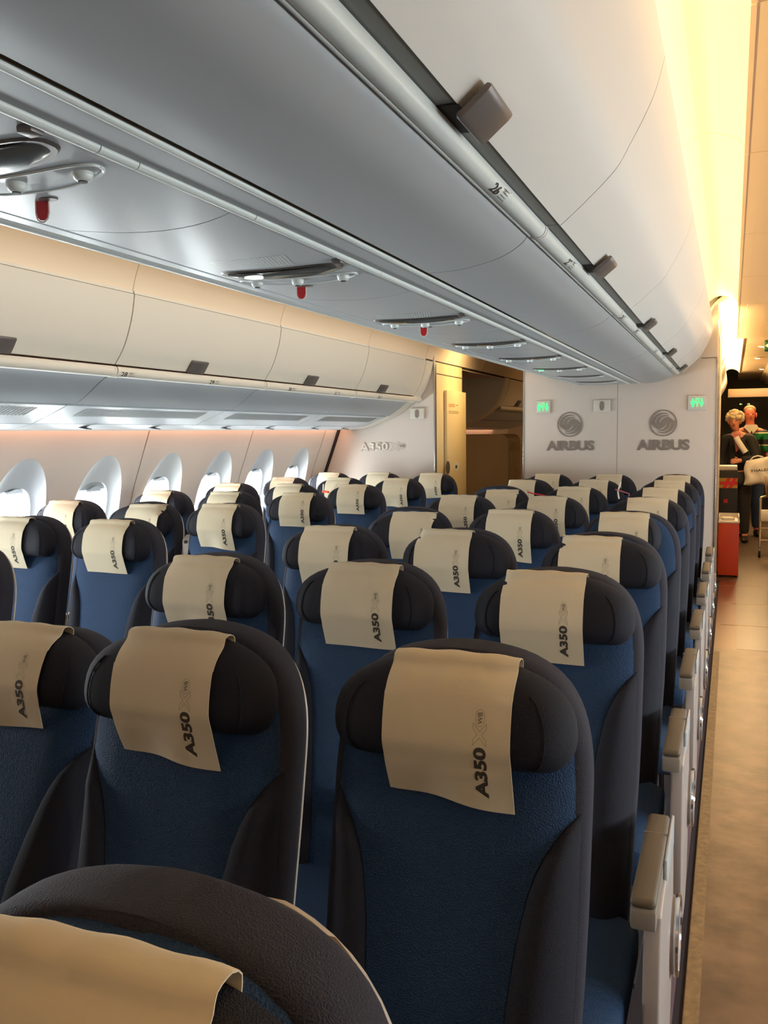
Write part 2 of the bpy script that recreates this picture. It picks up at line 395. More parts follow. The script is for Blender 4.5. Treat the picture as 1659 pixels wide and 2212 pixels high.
# ------------------------------------------------------------------ coves and ceiling panels
COVE = smooth_poly([(-.24,.84),(-.215,.92),(-.16,.98),(-.10,1.0),(-.045,.99),(0,.968),(.029,.932)], 4)
OUT = smooth_poly([(-2.44,.60),(-2.425,.66),(-2.395,.74),(-2.34,.83),(-2.25,.91),(-2.18,.938)], 4)
JOINTS = [-1.0,.55,2.0,3.3,4.62,5.95,7.25]
for mir in (False, True):
    for a, b in zip(JOINTS, JOINTS[1:]):
        structure(strip('ceiling', COVE, a+.002, b-.002, M['cove'], t=.012, mirror=mir))
    structure(strip('ceiling', COVE, -1.6, -1.002, M['cove'], t=.012, mirror=mir))
    OJ = [.6,1.93,3.25,4.60,5.93,7.2,9.0,11.0,13,15,17,21]
    for a, b in zip([Y0]+OJ, OJ): structure(strip('ceiling', OUT, a+.002, b-.002, M['cove'], t=.012, mirror=mir))
    for a, b in zip([-1.6,-.4,.9,2.2,3.35,4.7,6.0,7.3,8.2,9.1], [-.4,.9,2.2,3.35,4.7,6.0,7.3,8.2,9.1,10.0]):
        structure(strip('ceiling', [(.031,.930),(.031,.934),(.47,.934)], a+.004, b-.004, M['ceil'], t=.012, mirror=mir))
    structure(strip('ceiling', [(.02,.96),(.49,.96)], -1.6, 10, M['paper'], t=.01, mirror=mir))
for a, b in ((10.0,10.9),(10.9,11.8),(11.8,12.7),(12.7,13.6),(13.6,14.5),(14.5,15.4),(15.4,16.4),(16.4,17.5),(17.5,18.6)):
    structure(strip('ceiling', [(.09,.955),(.90,.955)], a+.004, b-.004, M['ceil'], t=.012))
structure(strip('ceiling', [(.08,.962),(.90,.962)], 10, 18.6, M['paper'], t=.01))
structure(strip('ceiling', [(x+.06,z) for x,z in COVE], 7.27, 16.0, M['cove'], t=.012))
structure(strip('ceiling', [(-1.75,.95),(-2.19,.95)], 7.3, 21, M['ceil'], t=-.012))

# ------------------------------------------------------------------ overhead bins, centre block
DOOR = smooth_poly([(-.361,.450),(-.332,.474),(-.303,.499),(-.244,.556),(-.212,.609),(-.179,.671),(-.161,.716),(-.146,.773)], 5)
BOTTOM = smooth_poly([(-.667,.371),(-.60,.372),(-.53,.383),(-.48,.399),(-.445,.421),(-.430,.440)], 5)
def ring_pts(cx, cz, r, a0, a1, n):
    return [(cx+r*math.cos(math.radians(a0+(a1-a0)*i/n)), cz+r*math.sin(math.radians(a0+(a1-a0)*i/n))) for i in range(n+1)]
LIP = ring_pts(-.410,.446,.0195, 140, 372, 16)
def paddle(parent, pts, y0, y1, m, mir=False, hole=None):
    o = strip('latch', pts, y0, y1, m, parent, t=-.012, mirror=mir); bevel(o, .006, 2, 40)
    if hole: strip('latch_recess', hole, y0+.004, y1-.004, M['latch_hole'], o, t=.004, mirror=mir)
    return o
def placard(parent, num, y, cx, cz, r, a_mid, h=.022, name='row_number'):
    """dark number and seat-letter diagram on the rounded lip rail"""
    def fn(u, v):
        a = math.radians(a_mid) + (v-h/2)/r; rr = r+.0012
        return (cx+rr*math.cos(a), y+u, H+cz+rr*math.sin(a))
    m = MB(); L = add_text(m, str(num), h, fn, bold=.015, width=.042)
    x = L + .012
    m2 = m
    for k in range(4): m2.add([fn(x, .002+k*.006), fn(x+.035, .002+k*.006), fn(x+.035, .0028+k*.006), fn(x, .0028+k*.006)], [(0,1,2,3)])
    for k in range(4): m2.add([fn(x+k*.0113, .002), fn(x+k*.0113+.001, .002), fn(x+k*.0113+.001, .0208), fn(x+k*.0113, .0208)], [(0,1,2,3)])
    m2.add([fn(x+.040, .001), fn(x+.043, .001), fn(x+.047, .024), fn(x+.045, .024)], [(0,1,2,3)])
    add_text(m2, 'HED', .006, fn, x=x+.004, y=.0145)
    return m.build(name, M['ink'], parent)
CB = [(-1.0,.5),(.5,2.0),(2.0,3.46),(3.46,5.03),(5.03,6.40),(6.40,7.30)]
PL_C = {1:[(26,1.56)], 2:[(27,2.31)], 3:[(28,3.50),(29,4.02)], 4:[(30,5.08),(31,5.6)], 5:[(32,6.5)]}
LAT_C = [-.2, 1.31, 2.60, 4.06, 5.57, 6.95]
ORD = ['nearest','second','third','fourth','fifth','sixth','seventh','eighth','ninth','tenth']
def center_bin(i, y0, y1, mir):
    e = empty('overhead_bin', (0,0,0))
    side = 'left' if mir else 'right'
    if mir: lb = 'centre overhead bin facing the left aisle, %s from the camera, only underside edge showing' % ORD[i]
    else: lb = 'white centre overhead bin facing the right aisle, %s from the camera, grey latch' % ORD[i]
    tag(e, lb, 'overhead bin', 'centre overhead bins of the %s aisle' % side)
    g = .0025
    if not mir:
        strip('bin_bottom', BOTTOM, y0+g, y1-g, M['grey'], e, t=.012)
    else:
        strip('bin_bottom', [(-.52,.385),(-.49,.40),(-.46,.415),(-.425,.43)], y0+g, y1-g, M['grey'], e, t=.012, mirror=True)
    strip('door', DOOR, y0+g, y1-g, M['white'], e, t=.014, mirror=mir)
    lp = strip('lip_rail', LIP, y0+.006, y1-.006, M['rail'], e, t=.006, mirror=mir)
    strip('lip_highlight_bead', ring_pts(-.4258,.4340,.0050,100,400,10), y0+.006, y1-.006, M['rail'], lp, t=.002, mirror=mir)  # bead added to catch window light as the lip's bright lower edge
    strip('grip_channel', [(-.402,.453),(-.3595,.453)], y0+g, y1-g, M['channel'], e, t=.006, mirror=mir)
    for yy in (y0+.002, y1-.014):      # raised collars where the lip rails meet
        strip('lip_collar', ring_pts(-.410,.446,.0215,165,370,12), yy, yy+.012, M['white'], lp, t=.006, mirror=mir)
    strip('bin_top', [(-.150,.776),(-.20,.782),(-.50,.79)], y0+g, y1-g, M['grey'], e, t=-.012, mirror=mir)
    if mir: return e
    ly = LAT_C[i]
    paddle(e, [(-.366,.438),(-.356,.444),(-.326,.468),(-.318,.476)], ly-.098, ly+.030, M['latch'], hole=[(-.394,.4515),(-.360,.4495)])
    for num, y in PL_C.get(i, []): placard(lp, num, y, -.410, .446, .0195, 305, .019)
    return e
for i, (a, b) in enumerate(CB):
    center_bin(i, a, b, False)
    if b > .6: center_bin(i, a, b, True)

# long trims of the centre underside
def long_trim(n, prof, m, t=.008, y0=-1.6, y1=7.33): return structure(strip('trim_%d' % n, prof, y0, y1, m, t=t))
long_trim(9, [(-.655,.392),(-.690,.392)], M['dark'], -.004)
long_trim(10, ring_pts(-.6875,.373,.0065,0,-180,8), M['rail'], -.003)
long_trim(11, [(-.694,.372),(-.757,.371)], M['grey'], -.010)
long_trim(12, [(-.755,.381),(-.762,.381)], M['dark'], -.004)
RJ = [-1.6,.96,1.04,1.36,1.94,2.25,2.9,3.1,3.35,3.9,4.15,4.8,5.0,5.6,6.4,7.0,7.33]
for a, b in zip(RJ, RJ[1:]): structure(strip('trim_13', ring_pts(-.768,.372,.009,0,-180,10), a+.001, b-.001, M['rail'], t=-.003))
long_trim(14, [(-1.120,.381),(-1.134,.381)], M['dark'], -.004)
long_trim(15, [(-1.130,.371),(-1.160,.372)], M['psu'], -.010)
long_trim(16, [(-1.155,.381),(-1.170,.381)], M['dark'], -.004)
long_trim(17, smooth_poly([(-1.165,.374),(-1.180,.368),(-1.197,.372),(-1.205,.386)], 4), M['rail'], -.008)

# ------------------------------------------------------------------ passenger service panels
PC = [.93,1.82,2.76,3.62,4.42,5.25,6.05,6.80]
edges = [.30]+[1.365,2.27,3.20,4.02,4.84,5.65,6.43]+[7.30]
PZ = H+.371
def belly(x): return PZ - .006*math.sin(PI*min(1,max(0,(x+1.12)/.343)))
def oval(cx, cy, a, b, n=40, k=2.6, bow=0):
    out = []
    for i in range(n):
        t = 2*PI*i/n; c, s = math.cos(t), math.sin(t)
        x = a*math.copysign(abs(c)**(2/k), c); y = b*math.copysign(abs(s)**(2/k), s); out.append((cx+x, cy+y+bow*(x/a)**2))
    return out
def plate(name, poly, z0, z1, m, parent, ins=.0, ang=40):
    n = len(poly); cx = sum(p[0] for p in poly)/n; cy = sum(p[1] for p in poly)/n
    V = [(x,y,belly(x)+z0) for x,y in poly] + [(cx+(x-cx)*(1-ins), cy+(y-cy)*(1-ins), belly(x)+z1) for x,y in poly]
    return mesh(name, V, [tuple(range(n)), tuple(range(n,2*n))] + [(i,(i+1)%n,n+(i+1)%n,n+i) for i in range(n)], m, parent, ang)
def bead(parent, poly, r, m, name='raised_rim', dz=0):
    mb = MB(); P = [(x,y,belly(x)+dz) for x,y in poly]; mb.tube(P+[P[0]], r, 6, False); return mb.build(name, m, parent)
for i, cy in enumerate(PC):
    a, b = edges[i], edges[i+1]
    e = empty('service_panel', (0,0,0))
    tag(e, 'grey ceiling service panel with smoked oval lens above the centre seats, %s from the camera' % ORD[i], 'service panel', 'service panels over the centre seats')
    V = []; nx = 10
    bow = lambda x: .05*(1-((x+.948)/.172)**2)-.05   # the joints between panels bow in plan
    xs = [-1.122+.344*k/nx for k in range(nx+1)]
    for yy, g in ((a, .002), (b, -.002)):
        for z in (0, .012): V += [(x, yy+g+bow(x), belly(x)+z) for x in xs]
    n = nx+1; Fc = []
    for k in range(nx):
        Fc += [(k,k+1,2*n+k+1,2*n+k), (n+k,n+k+1,3*n+k+1,3*n+k), (k,k+1,n+k+1,n+k), (2*n+k,2*n+k+1,3*n+k+1,3*n+k)]
    Fc += [(0,n,3*n,2*n),(nx,n+nx,3*n+nx,2*n+nx)]
    mesh('panel', V, Fc, M['psu'], e)
    far = i > 5
    rim = plate('lens_rim', oval(-.952, cy, .152, .050, bow=-.012), .0, -.004, M['smoke_rim'], e, .03)
    plate('lens', oval(-.952, cy, .138, .038, bow=-.010), -.0035, -.0055, M['smoke'], rim, .03)
    if i in (1,):
        plate('reading_light', oval(-1.034, cy+.012, .022, .014, 16), -.005, -.007, M['lamp_on'], rim)
    elif i in (2,3,4):
        plate('reading_light', oval(-1.03+.06*(i-2), cy+.010, .03, .012, 16), -.005, -.007, M['beige'], rim)  # unlit beige oval, paints a brownish reflection onto the lens
    if i == 5: plate('indicator_light', oval(-1.06, cy+.01, .02, .012, 16), -.005, -.007, M['green_on'], rim)
    tr = plate('air_vent_tray', oval(-.962, cy+.105, .150, .038, bow=-.014), .0, -.002, M['grey'], e, .05)
    bead(tr, oval(-.962, cy+.105, .150, .038, bow=-.014), .0028, M['rail'], dz=-.001)
    if not far:
        for gx in (-1.075,-.966,-.848):
            g = MB().tube([(gx,cy+.10,belly(gx)+.003),(gx,cy+.10,belly(gx)-.005),(gx,cy+.10,belly(gx)-.010),(gx,cy+.10,belly(gx)-.013)], [.0145,.0145,.0125,.008], 16).build('air_vent', M['rail'], tr)
            MB().tube([(gx,cy+.10,belly(gx)-.0125),(gx,cy+.10,belly(gx)-.0145)], .0065, 10).build('vent_nozzle', M['latch_hole'], tr)
        cl = MB().box(-.800,-.776,cy-.075,cy-.050,belly(-.79)-.010,belly(-.79)+.002).build('latch_clip', M['latch'], e); bevel(cl,.004)
        plate('latch_hole', oval(-.985, cy+.185, .016, .010, 16), 0, -.002, M['latch'], e)
    if not far:
        mg = MB()
        for r_ in range(9):
            for c_ in range(22):
                x = -1.035+.170*c_/21 - .003*r_; y = cy-.165+.085*r_/8
                z = belly(x)-.0012; s_ = .0026
                mg.add([(x-s_,y-s_,z),(x+s_,y-s_,z),(x+s_,y+s_,z),(x-s_,y+s_,z)], [(0,1,2,3)])
        mg.build('speaker_grille', M['rail'], e)
    if i in (0,1,2):
        t = MB(); x0, y0, z0 = -1.002, cy+.19, belly(-1.0)
        poly = [(-.011,0),(.011,0),(.011,-.018),(.0085,-.026),(.003,-.030),(-.003,-.030),(-.0085,-.026),(-.011,-.018)]
        t.prism([(x0+u, z0+v) for u,v in poly], y0, y0+.002)
        f_ = t.build('pull_tag', M['red'], None); tag(f_, 'small red pull tag hanging under the %s service panel' % ORD[i], 'tag', 'red tags under the service panels')
        bo = MB(); pp = [(x0+u*1.18, y0+.001, z0+v*1.08) for u,v in poly]; bo.tube(pp+[pp[0]], .0012, 6, False); bo.build('tag_border', M['paper'], f_)

# ------------------------------------------------------------------ overhead bins, window side
ODOOR = smooth_poly([(-2.541,.319),(-2.528,.337),(-2.495,.385),(-2.465,.451),(-2.440,.53),(-2.424,.615)], 5)
OBOT = smooth_poly([(-2.580,.271),(-2.622,.247),(-2.70,.190),(-2.765,.150)], 5)
OPSU = smooth_poly([(-2.79,.143),(-2.905,.098),(-2.99,.066)], 4)
OPSU2 = smooth_poly([(-2.995,.064),(-3.085,.047),(-3.18,.040),(-3.262,.036)], 4)
OB = [(.60,1.93),(1.93,3.25),(3.25,4.60),(4.60,5.93),(5.93,7.20)]
LAT_L = [1.28,2.58,3.89,5.19,6.44]
PL_L = {2:[(28,3.28),(29,4.0)], 3:[(30,4.88),(31,5.56)], 4:[(32,6.36)]}
LIPO = ring_pts(-2.557,.292,.028, 175, 400, 14)
for i, (a, b) in enumerate(OB):
    e = empty('overhead_bin')
    tag(e, 'cream overhead bin above the left windows, %s from the camera' % ORD[i], 'overhead bin', 'overhead bins above the left windows')
    g = .004
    strip('door', ODOOR, a+g, b-g, M['cream'], e, t=.014)
    strip('bin_bottom', OBOT, a+g, b-g, M['grey'], e, t=-.012)
    lp = strip('lip_rail', LIPO, a+.008, b-.008, M['cream'], e, t=.006)
    for yy in (a+.004, b-.018): strip('lip_collar', ring_pts(-2.557,.292,.0303,180,392,12), yy, yy+.014, M['cream'], lp, t=.006)
    ly = LAT_L[i]
    paddle(e, [(-2.536,.318),(-2.522,.337),(-2.503,.367),(-2.498,.376)], ly-.10, ly+.045, M['latch'])
    for num, y in PL_L.get(i, []): placard(lp, num, y, -2.557, .292, .028, 330)
    strip('bin_top', [(-2.428,.618),(-2.60,.62)], a+g, b-g, M['cream'], e, t=-.012)
for mir in (False, True):
    structure(strip('trim_18', [(-2.435,.610),(-2.438,.640)], Y0, 21, M['dark'], t=-.004, mirror=mir))
    structure(strip('trim_19', [(-2.755,.160),(-2.80,.150)], Y0, 7.36, M['channel'], t=-.004, mirror=mir))
    structure(strip('trim_20', [(-2.985,.075),(-3.0,.072)], Y0, 7.36, M['channel'], t=-.004, mirror=mir))
structure(strip('trim_21', ODOOR[::-1]+LIPO[::-1][3:-3]+OBOT+OPSU+OPSU2[1:-2], 7.205, 7.385, M['cream'], t=-.012))
# right-hand counterpart, seen only past the aisle
for prof, m, t in ((ODOOR,'cream',.014),(LIPO,'cream',.006),(OBOT,'grey',-.012),(OPSU,'psu',-.012),(OPSU2,'psu',-.012)):
    structure(strip('trim_22', prof, Y0, 7.3, M[m], t=t, mirror=True))
OP = [.6,1.9,3.22,4.56,5.87,7.2]
for i, (a, b) in enumerate(zip(OP, OP[1:])):
    e = empty('service_panel')
    tag(e, 'grey service panel with vent grille over the left window seats, %s from the camera' % ORD[i], 'service panel', 'service panels over the left window seats')
    strip('panel', OPSU, a+.004, b-.004, M['psu'], e, t=-.010)
    lo = strip('light_panel', OPSU2, a+.003, b-.003, M['psu'], e, t=-.010)
    fnz = lambda x: .143 + (x+2.79)*(.143-.098)/(.115)
    nb = 46; mg = MB()
    for k in range(nb):
        y = a+.16+(b-a-.30)*k/nb; dy = (b-a-.30)/nb*.55
        pr = [(-2.815,.1315),(-2.90,.0985)]
        mg.add([(pr[0][0],y,H+pr[0][1]),(pr[1][0],y,H+pr[1][1]),(pr[1][0],y+dy,H+pr[1][1]),(pr[0][0],y+dy,H+pr[0][1])],[(0,1,2,3)])
    mg.build('vent_grille', M['channel'], e)
    for y in (a+.42, a+1.0):
        vs = oval(-3.06, y, .05, .025, 20)
        mesh('lamp_insert', [(x, yy, H+.049+(x+3.08)*-.18+.002) for x,yy in vs]+[(x, yy, H+.049+(x+3.08)*-.18+.006) for x,yy in vs], [tuple(range(20)),tuple(range(20,40))]+[(k,(k+1)%20,20+(k+1)%20,20+k) for k in range(20)], M['smoke_rim'], lo)

# ------------------------------------------------------------------ partitions behind the last row
YB = 7.40
structure(bx('wall_aft', -1.631, -.120, YB, 10.3, 0, 2.60, M['bulk'], bv=.004))
structure(bx('trim_23', -.122, -.110, YB-.006, YB+.05, 0, 2.05, M['alu'], bv=.002))
structure(bx('trim_24', -1.639, -1.629, YB-.006, YB+.03, 0, 2.60, M['alu'], bv=.002))
structure(bx('trim_25', -.868, -.866, YB-.001, YB+.001, 0, 1.9, M['seam'], bv=0))
structure(bx('trim_25', -.235, -.121, YB-.002, YB, 2.052, 2.058, M['seam'], bv=0))
structure(bx('trim_25', -.1205, -.117, YB+.9, YB+.906, 0, 2.4, M['seam'], bv=0))
MB().prism([(x, H+z) for x, z in [(-2.42,.72),(-2.42,-1.5),(-3.60,-1.5),(-3.62,-.9),(-3.50,-.34),(-3.38,.03),(-3.1,.05),(-2.9,.11),(-2.6,.30),(-2.50,.45)]], YB, YB+.03).build('wall_aft_left', M['bulk'])
structure(bpy.data.objects['wall_aft_left'])
structure(bx('trim_26', -2.424, -2.412, YB-.008, YB+.035, 0, 2.10, M['alu'], bv=.002))
structure(strip('trim_27', [(x+.018, z-H) for x, z in WP if .3 < z < 1.57], YB-.035, YB-.002, M['dark'], t=-.03))
# lavatory block at the left door and its folding door
structure(bx('wall_lavatory', -3.4, -2.43, YB+.04, 8.29, 0, 2.12, M['lav'], bv=.004))
structure(bx('trim_28', -2.432, -2.424, YB+.1, 8.3, 2.018, 2.024, M['seam'], bv=0))
dr = empty('door_1'); structure(dr)
d_ = bx('door_leaf', -2.427, -2.400, 7.70, 8.318, .02, 1.884, M['lav'], dr, .004)
def fnd(u, v): return (-2.399, 7.76+u, 1.70+v)
m = MB(); add_text(m, 'NO SMOKING', .012, lambda u,v: (-2.399, 7.76+u, 1.752+v), width=.19); add_text(m, 'IN LAVATORY', .012, lambda u,v: (-2.399, 7.76+u, 1.735+v), width=.19); m.build('lettering', M['red'], dr)
m = MB(); add_text(m, 'NO SMOKING', .010, lambda u,v: (-2.399, 7.76+u, 1.690+v), width=.30); add_text(m, 'IN LAVATORY', .010, lambda u,v: (-2.399, 7.76+u, 1.675+v), width=.30); m.box(-2.3995,-2.399,7.98,8.05,1.752,1.757); m.build('lettering', M['ink'], dr)
for poly, nm, mt in ((oval(7.72, 1.185, .06, .06, 24, 2), 'finger_recess', 'latch'), (rrect(.17,.085,.035,5,7.985,1.185), 'lock_plate', 'cream'), (rrect(.05,.028,.006,3,7.975,1.183), 'lock_indicator', 'latch_hole')):
    q = MB().prism([p for p in poly], -2.401, -2.3985 + (.0015 if nm == 'lock_indicator' else 0), 'x'); q.build(nm, M[mt], dr)
# beige cabinet standing behind the door area
cab = empty('storage_cabinet', (-2.5,9.5,0)); tag(cab, 'tall beige cabinet with rounded upper corner behind the left door area', 'cabinet')
poly = [(-3.3,0),(-2.262,0),(-2.262,1.38)] + [(-2.262-.095+.095*math.cos(math.radians(a)), 1.385+.095*math.sin(math.radians(a))) for a in range(0,91,15)] + [(-3.3,1.48)]
q = MB().prism(poly, 9.5, 10.1).build('body', M['beige'], None); q.parent = cab; q.matrix_parent_inverse = Matrix.Translation((2.5,-9.5,0)); bevel(q, .006, 2, 50)
def pc(o, par): o.parent = par; o.matrix_parent_inverse = Matrix.Translation(-par.location); return o
pc(bx('door', -2.262, -2.252, 9.56, 9.80, .05, 1.30, M['beige'], bv=.003), cab); pc(bx('door', -2.262, -2.252, 9.81, 10.05, .05, 1.30, M['beige'], bv=.003), cab)
for y in (9.76, 9.85): pc(bx('handle', -2.252, -2.245, y-.02, y+.02, 1.06, 1.075, M['latch'], bv=.002), cab)
# bins and lining of the cabin further aft on the left
e = empty('overhead_bin'); tag(e, 'brown shaded overhead bin far behind the door area on the left', 'overhead bin')
strip('door', ODOOR, 10.25, 13.0, M['cream'], e, t=.014); strip('bin_bottom', OBOT, 10.25, 13.0, M['grey'], e, t=-.012); strip('lip_rail', LIPO, 10.25, 13.0, M['cream'], e, t=.006)
paddle(e, [(-2.530,.318),(-2.518,.336),(-2.490,.380),(-2.484,.392)], 10.95, 11.10, M['latch'])
strip('service_strip', OPSU+OPSU2, 10.25, 13.0, M['psu'], e, t=-.01)
MB().prism([(x,H+z) for x,z in smooth_poly([(-2.424,.62),(-2.465,.46),(-2.53,.33),(-2.62,.245),(-2.765,.15),(-2.90,.095),(-3.085,.045),(-3.25,.035)],3)]+[(-3.30,H+.62)], 10.0, 10.24).build('end_panel', M['cream'], e)
strip('gap', [(-2.755,.160),(-2.80,.150)], 10.25, 13.0, M['dark'], e, t=-.004)

# ------------------------------------------------------------------ emblems, signs on the partitions
YE = YB - .004
def on_wall(x0, z0): return lambda u, v: (x0+u, YE, z0+v)
def emblem(cx, cz, r):
    e = empty('wall_emblem'); e.location = (cx, YE, cz)
    m = MB(); n = 64
    def P(a, rr): return (math.cos(a)*rr, 0, math.sin(a)*rr)
    vs = []; fs = []
    for k in range(n): vs += [P(2*PI*k/n, r), P(2*PI*k/n, r*.915)]
    for k in range(n): fs.append((2*k, 2*((k+1)%n), 2*((k+1)%n)+1, 2*k+1))
    m.add(vs, fs)
    # three swooping arcs in each half, point-symmetric
    def arc(sign, r0, w0, cxo, a0, a1):
        vs = []; fs = []; K = 22
        for k in range(K+1):
            t = k/K; a = math.radians(a0+(a1-a0)*t); wd = w0*(.25+.75*math.sin(PI*min(1,t*1.1)/2))*(1 if t < .8 else 1)
            c_ = (math.cos(a)*r0+cxo, math.sin(a)*r0)
            d_ = (math.cos(a)*(r0-wd)+cxo, math.sin(a)*(r0-wd))
            vs += [(sign*c_[0], 0, sign*c_[1]), (sign*d_[0], 0, sign*d_[1])]
        for k in range(K): fs.append((2*k,2*k+2,2*k+3,2*k+1))
        m.add(vs, fs)
    for sg in (1,-1):
        arc(sg, r*.78, r*.17, -.02*r, 60, 178); arc(sg, r*.60, r*.16, .12*r, 60, 178)
        # filled lens-shaped belly
        vs = []; fs = []; K = 22
        for k in range(K+1):
            t = k/K; x = r*(-.18+1.02*t); hi = r*.52*math.sin(PI*t)**.8*(1-.25*t); vs += [(sg*x,0,0),(sg*x,0,sg*hi)]
        for k in range(K): fs.append((2*k,2*k+2,2*k+3,2*k+1))
        m.add(vs, fs)
    V = [(x,0,z) for x,_,z in m.v] + [(x,-.003,z) for x,_,z in m.v]; L = len(m.v)
    o = mesh('roundel', V, m.f + [tuple(i+L for i in f) for f in m.f], M['logo'], e)
    return e
for cx, r, x0, w_, top, lb in ((-1.248,.102,-1.442,.395,1.424,'left'), (-.511,.105,-.712,.403,1.427,'right')):
    e = emblem(cx, 1.557, r)
    tag(e, 'grey striped roundel over a wordmark, the %s one on the centre partition' % lb, 'emblem', 'emblems on the centre partition')
    m = MB(); add_text(m, 'AIRBUS', top-1.341, lambda u,v: (x0-cx+u, -.001, 1.341-1.557+v), bold=.045, width=w_); m.build('wordmark', M['logo'], e)
e = empty('wall_lettering', (-3.129, YE, 1.343)); tag(e, 'raised cream letters and digits on the left partition', 'lettering')
m = MB(); sk = lambda u,v: (u, -.001-.0, v+u*.02)
L = add_text(m, 'A350', .075, sk, bold=.02, wide=1.0, width=.275)
m.build('digits', M['letter_white'], e)
def xwb(mb, fn, x, h, wd):
    """outlined X and a small WB in a capsule"""
    X = [(0,0),(.24,0),(.5,.34),(.76,0),(1,0),(.64,.5),(1,1),(.76,1),(.5,.66),(.24,1),(0,1),(.36,.5)]
    flat_outline(mb, [(x+a*wd, b*h) for a,b in X], h*.026, fn)
    cap = rrect(wd*.74, h*.64, h*.31, 5, x+wd*1.24, h*.5)
    flat_outline(mb, cap, h*.022, fn)
    add_text(mb, 'WB', h*.36, fn, bold=.02, width=wd*.54, x=x+wd*.97, y=h*.32)
m = MB(); xwb(m, sk, .29, .075, .095); m.build('monogram', M['logo'], e)
bm = bmesh.new(); bm.from_mesh(bpy.data.objects['digits'].data); ex = bmesh.ops.extrude_face_region(bm, geom=bm.faces[:]); bmesh.ops.translate(bm, vec=(0,-.005,0), verts=[g for g in ex['geom'] if isinstance(g, bmesh.types.BMVert)]); bm.to_mesh(bpy.data.objects['digits'].data); bm.free()
def figure(mb, x, z, s, kind):
    y = -.0135
    def q(poly): mb.add([(x+a*s, y, z+b*s) for a,b in poly], [tuple(range(len(poly)))])
    if kind != 'wc':
        q([(.12*math.cos(2*PI*k/14), .86+.12*math.sin(2*PI*k/14)) for k in range(14)])
    if kind == 'man': q([(-.22,.70),(-.22,.34),(-.12,.34),(-.12,0),(.12,0),(.12,.34),(.22,.34),(.22,.70)])
    elif kind == 'woman': q([(-.09,.70),(-.24,.26),(-.08,.26),(-.08,0),(.08,0),(.08,.26),(.24,.26),(.09,.70)])
    else:
        q([(-.2,1),(-.2,.5),(-.12,.5),(-.12,1)]); q([(.12,1),(.12,.5),(.2,.5),(.2,1)]); q([(-.2,1),(-.2,.92),(.2,.92),(.2,1)]); q([(-.2,.58),(-.2,.5),(.2,.5),(.2,.58)])
        q([(-.06,.5),(-.06,0),(.06,0),(.06,.5)])
for cx, cz, ww, hh, lb in ((-1.467,1.703,.118,.108,'left'), (-.259,1.711,.136,.114,'right')):
    e = empty('lavatory_sign', (cx, YB-.006, cz)); tag(e, 'cream box with lit green lavatory figures at the %s of the centre partition' % lb, 'sign', 'lavatory signs')
    bevel(MB().box(-ww/2, ww/2, -.012, 0, -hh/2, hh/2).build('box', M['signbox'], e), .008, 3)
    m = MB()
    for k, kd in enumerate(('man','wc','woman')): figure(m, -.032+.032*k, -.032, .066, kd)
    m.build('pictogram', M['green_on'], e)
for cx, cz, lb in ((-.988,1.703,'on the centre partition between the two lavatory signs'), (-2.575,1.670,'on the left partition beside the door area')):
    e = empty('handset_box', (cx, YB-.006, cz)); tag(e, 'small cream box with grey oval window ' + lb, 'wall box', 'cream wall boxes')
    bevel(MB().box(-.066,.066,-.016,0,-.05,.05).build('box', M['signbox'], e), .010, 3)
    MB().prism(oval(0,0,.018,.038,24,2.4), -.019, -.014).build('oval_window', M['logo'], e)

# ------------------------------------------------------------------ seats
K = .22                                     # recline, metres back per metre up
def backline(z): return .035 + (z-1.13)*K
def hw(z, W=.203, z0=.955, z1=1.169):
    if z <= z0: return W - .012*max(0,(.75-z)/.3)
    t = min(1, (z-z0)/(z1-z0)); return W*(1-t**2.8)**(1/2.8)
def seat_body():
    """padded back: a rim all round, 8 cm deep"""
    zs = [.40,.44,.5,.6,.7,.8,.9,.93,.955,.98,1.0,1.02,1.04,1.06,1.075,1.09,1.105,1.117,1.128,1.138,1.146,1.153,1.159,1.163,1.166,1.168,1.1688]
    V, Fc = [], []; n = 20
    for z in zs:
        h_ = max(hw(z), .012); y0 = backline(z); d = .080 if z < 1.1 else .080-.014*((z-1.1)/.07)**2; r = min(.028, h_*.6)
        pts = rrect(2*h_, d, min(r, d*.45), 4)
        V += [(x, y0+.018+d/2+y, z) for x,y in pts]
    n = len(pts)
    for i in range(len(zs)-1):
        for k in range(n): Fc.append((i*n+k, i*n+(k+1)%n, (i+1)*n+(k+1)%n, (i+1)*n+k))
    Fc += [tuple(range(n))[::-1], tuple((len(zs)-1)*n+k for k in range(n))]
    return V, Fc
def xb(z):
    T = [(.40,.098),(.55,.098),(.65,.100),(.80,.116),(.86,.130),(.90,.148),(.93,.170),(.948,.189),(.955,.194)]
    for (a,b),(c,d) in zip(T,T[1:]):
        if a <= z <= c: return b+(d-b)*(z-a)/(c-a)
    return .194 if z > .955 else .098
def front_y(x, z):
    w_ = max(hw(z, .194, .95, 1.160), .004); u = abs(x)/w_
    y = backline(z) + .006 - .020*(1-min(1,u)**4) + .022*max(0,min(1,u))**6
    if z < .955:
        b = xb(z)
        if abs(x) > b-.006:
            t = (abs(x)-b)/max(.02, w_-b); t = max(0,min(1,t)); y -= .022*math.sin(PI*min(1,t*1.0))**.7 * min(1,(.955-z)/.06)
        y -= .018*math.exp(-((z-.66)/.12)**2)*(1-u*u*.6)
    return y
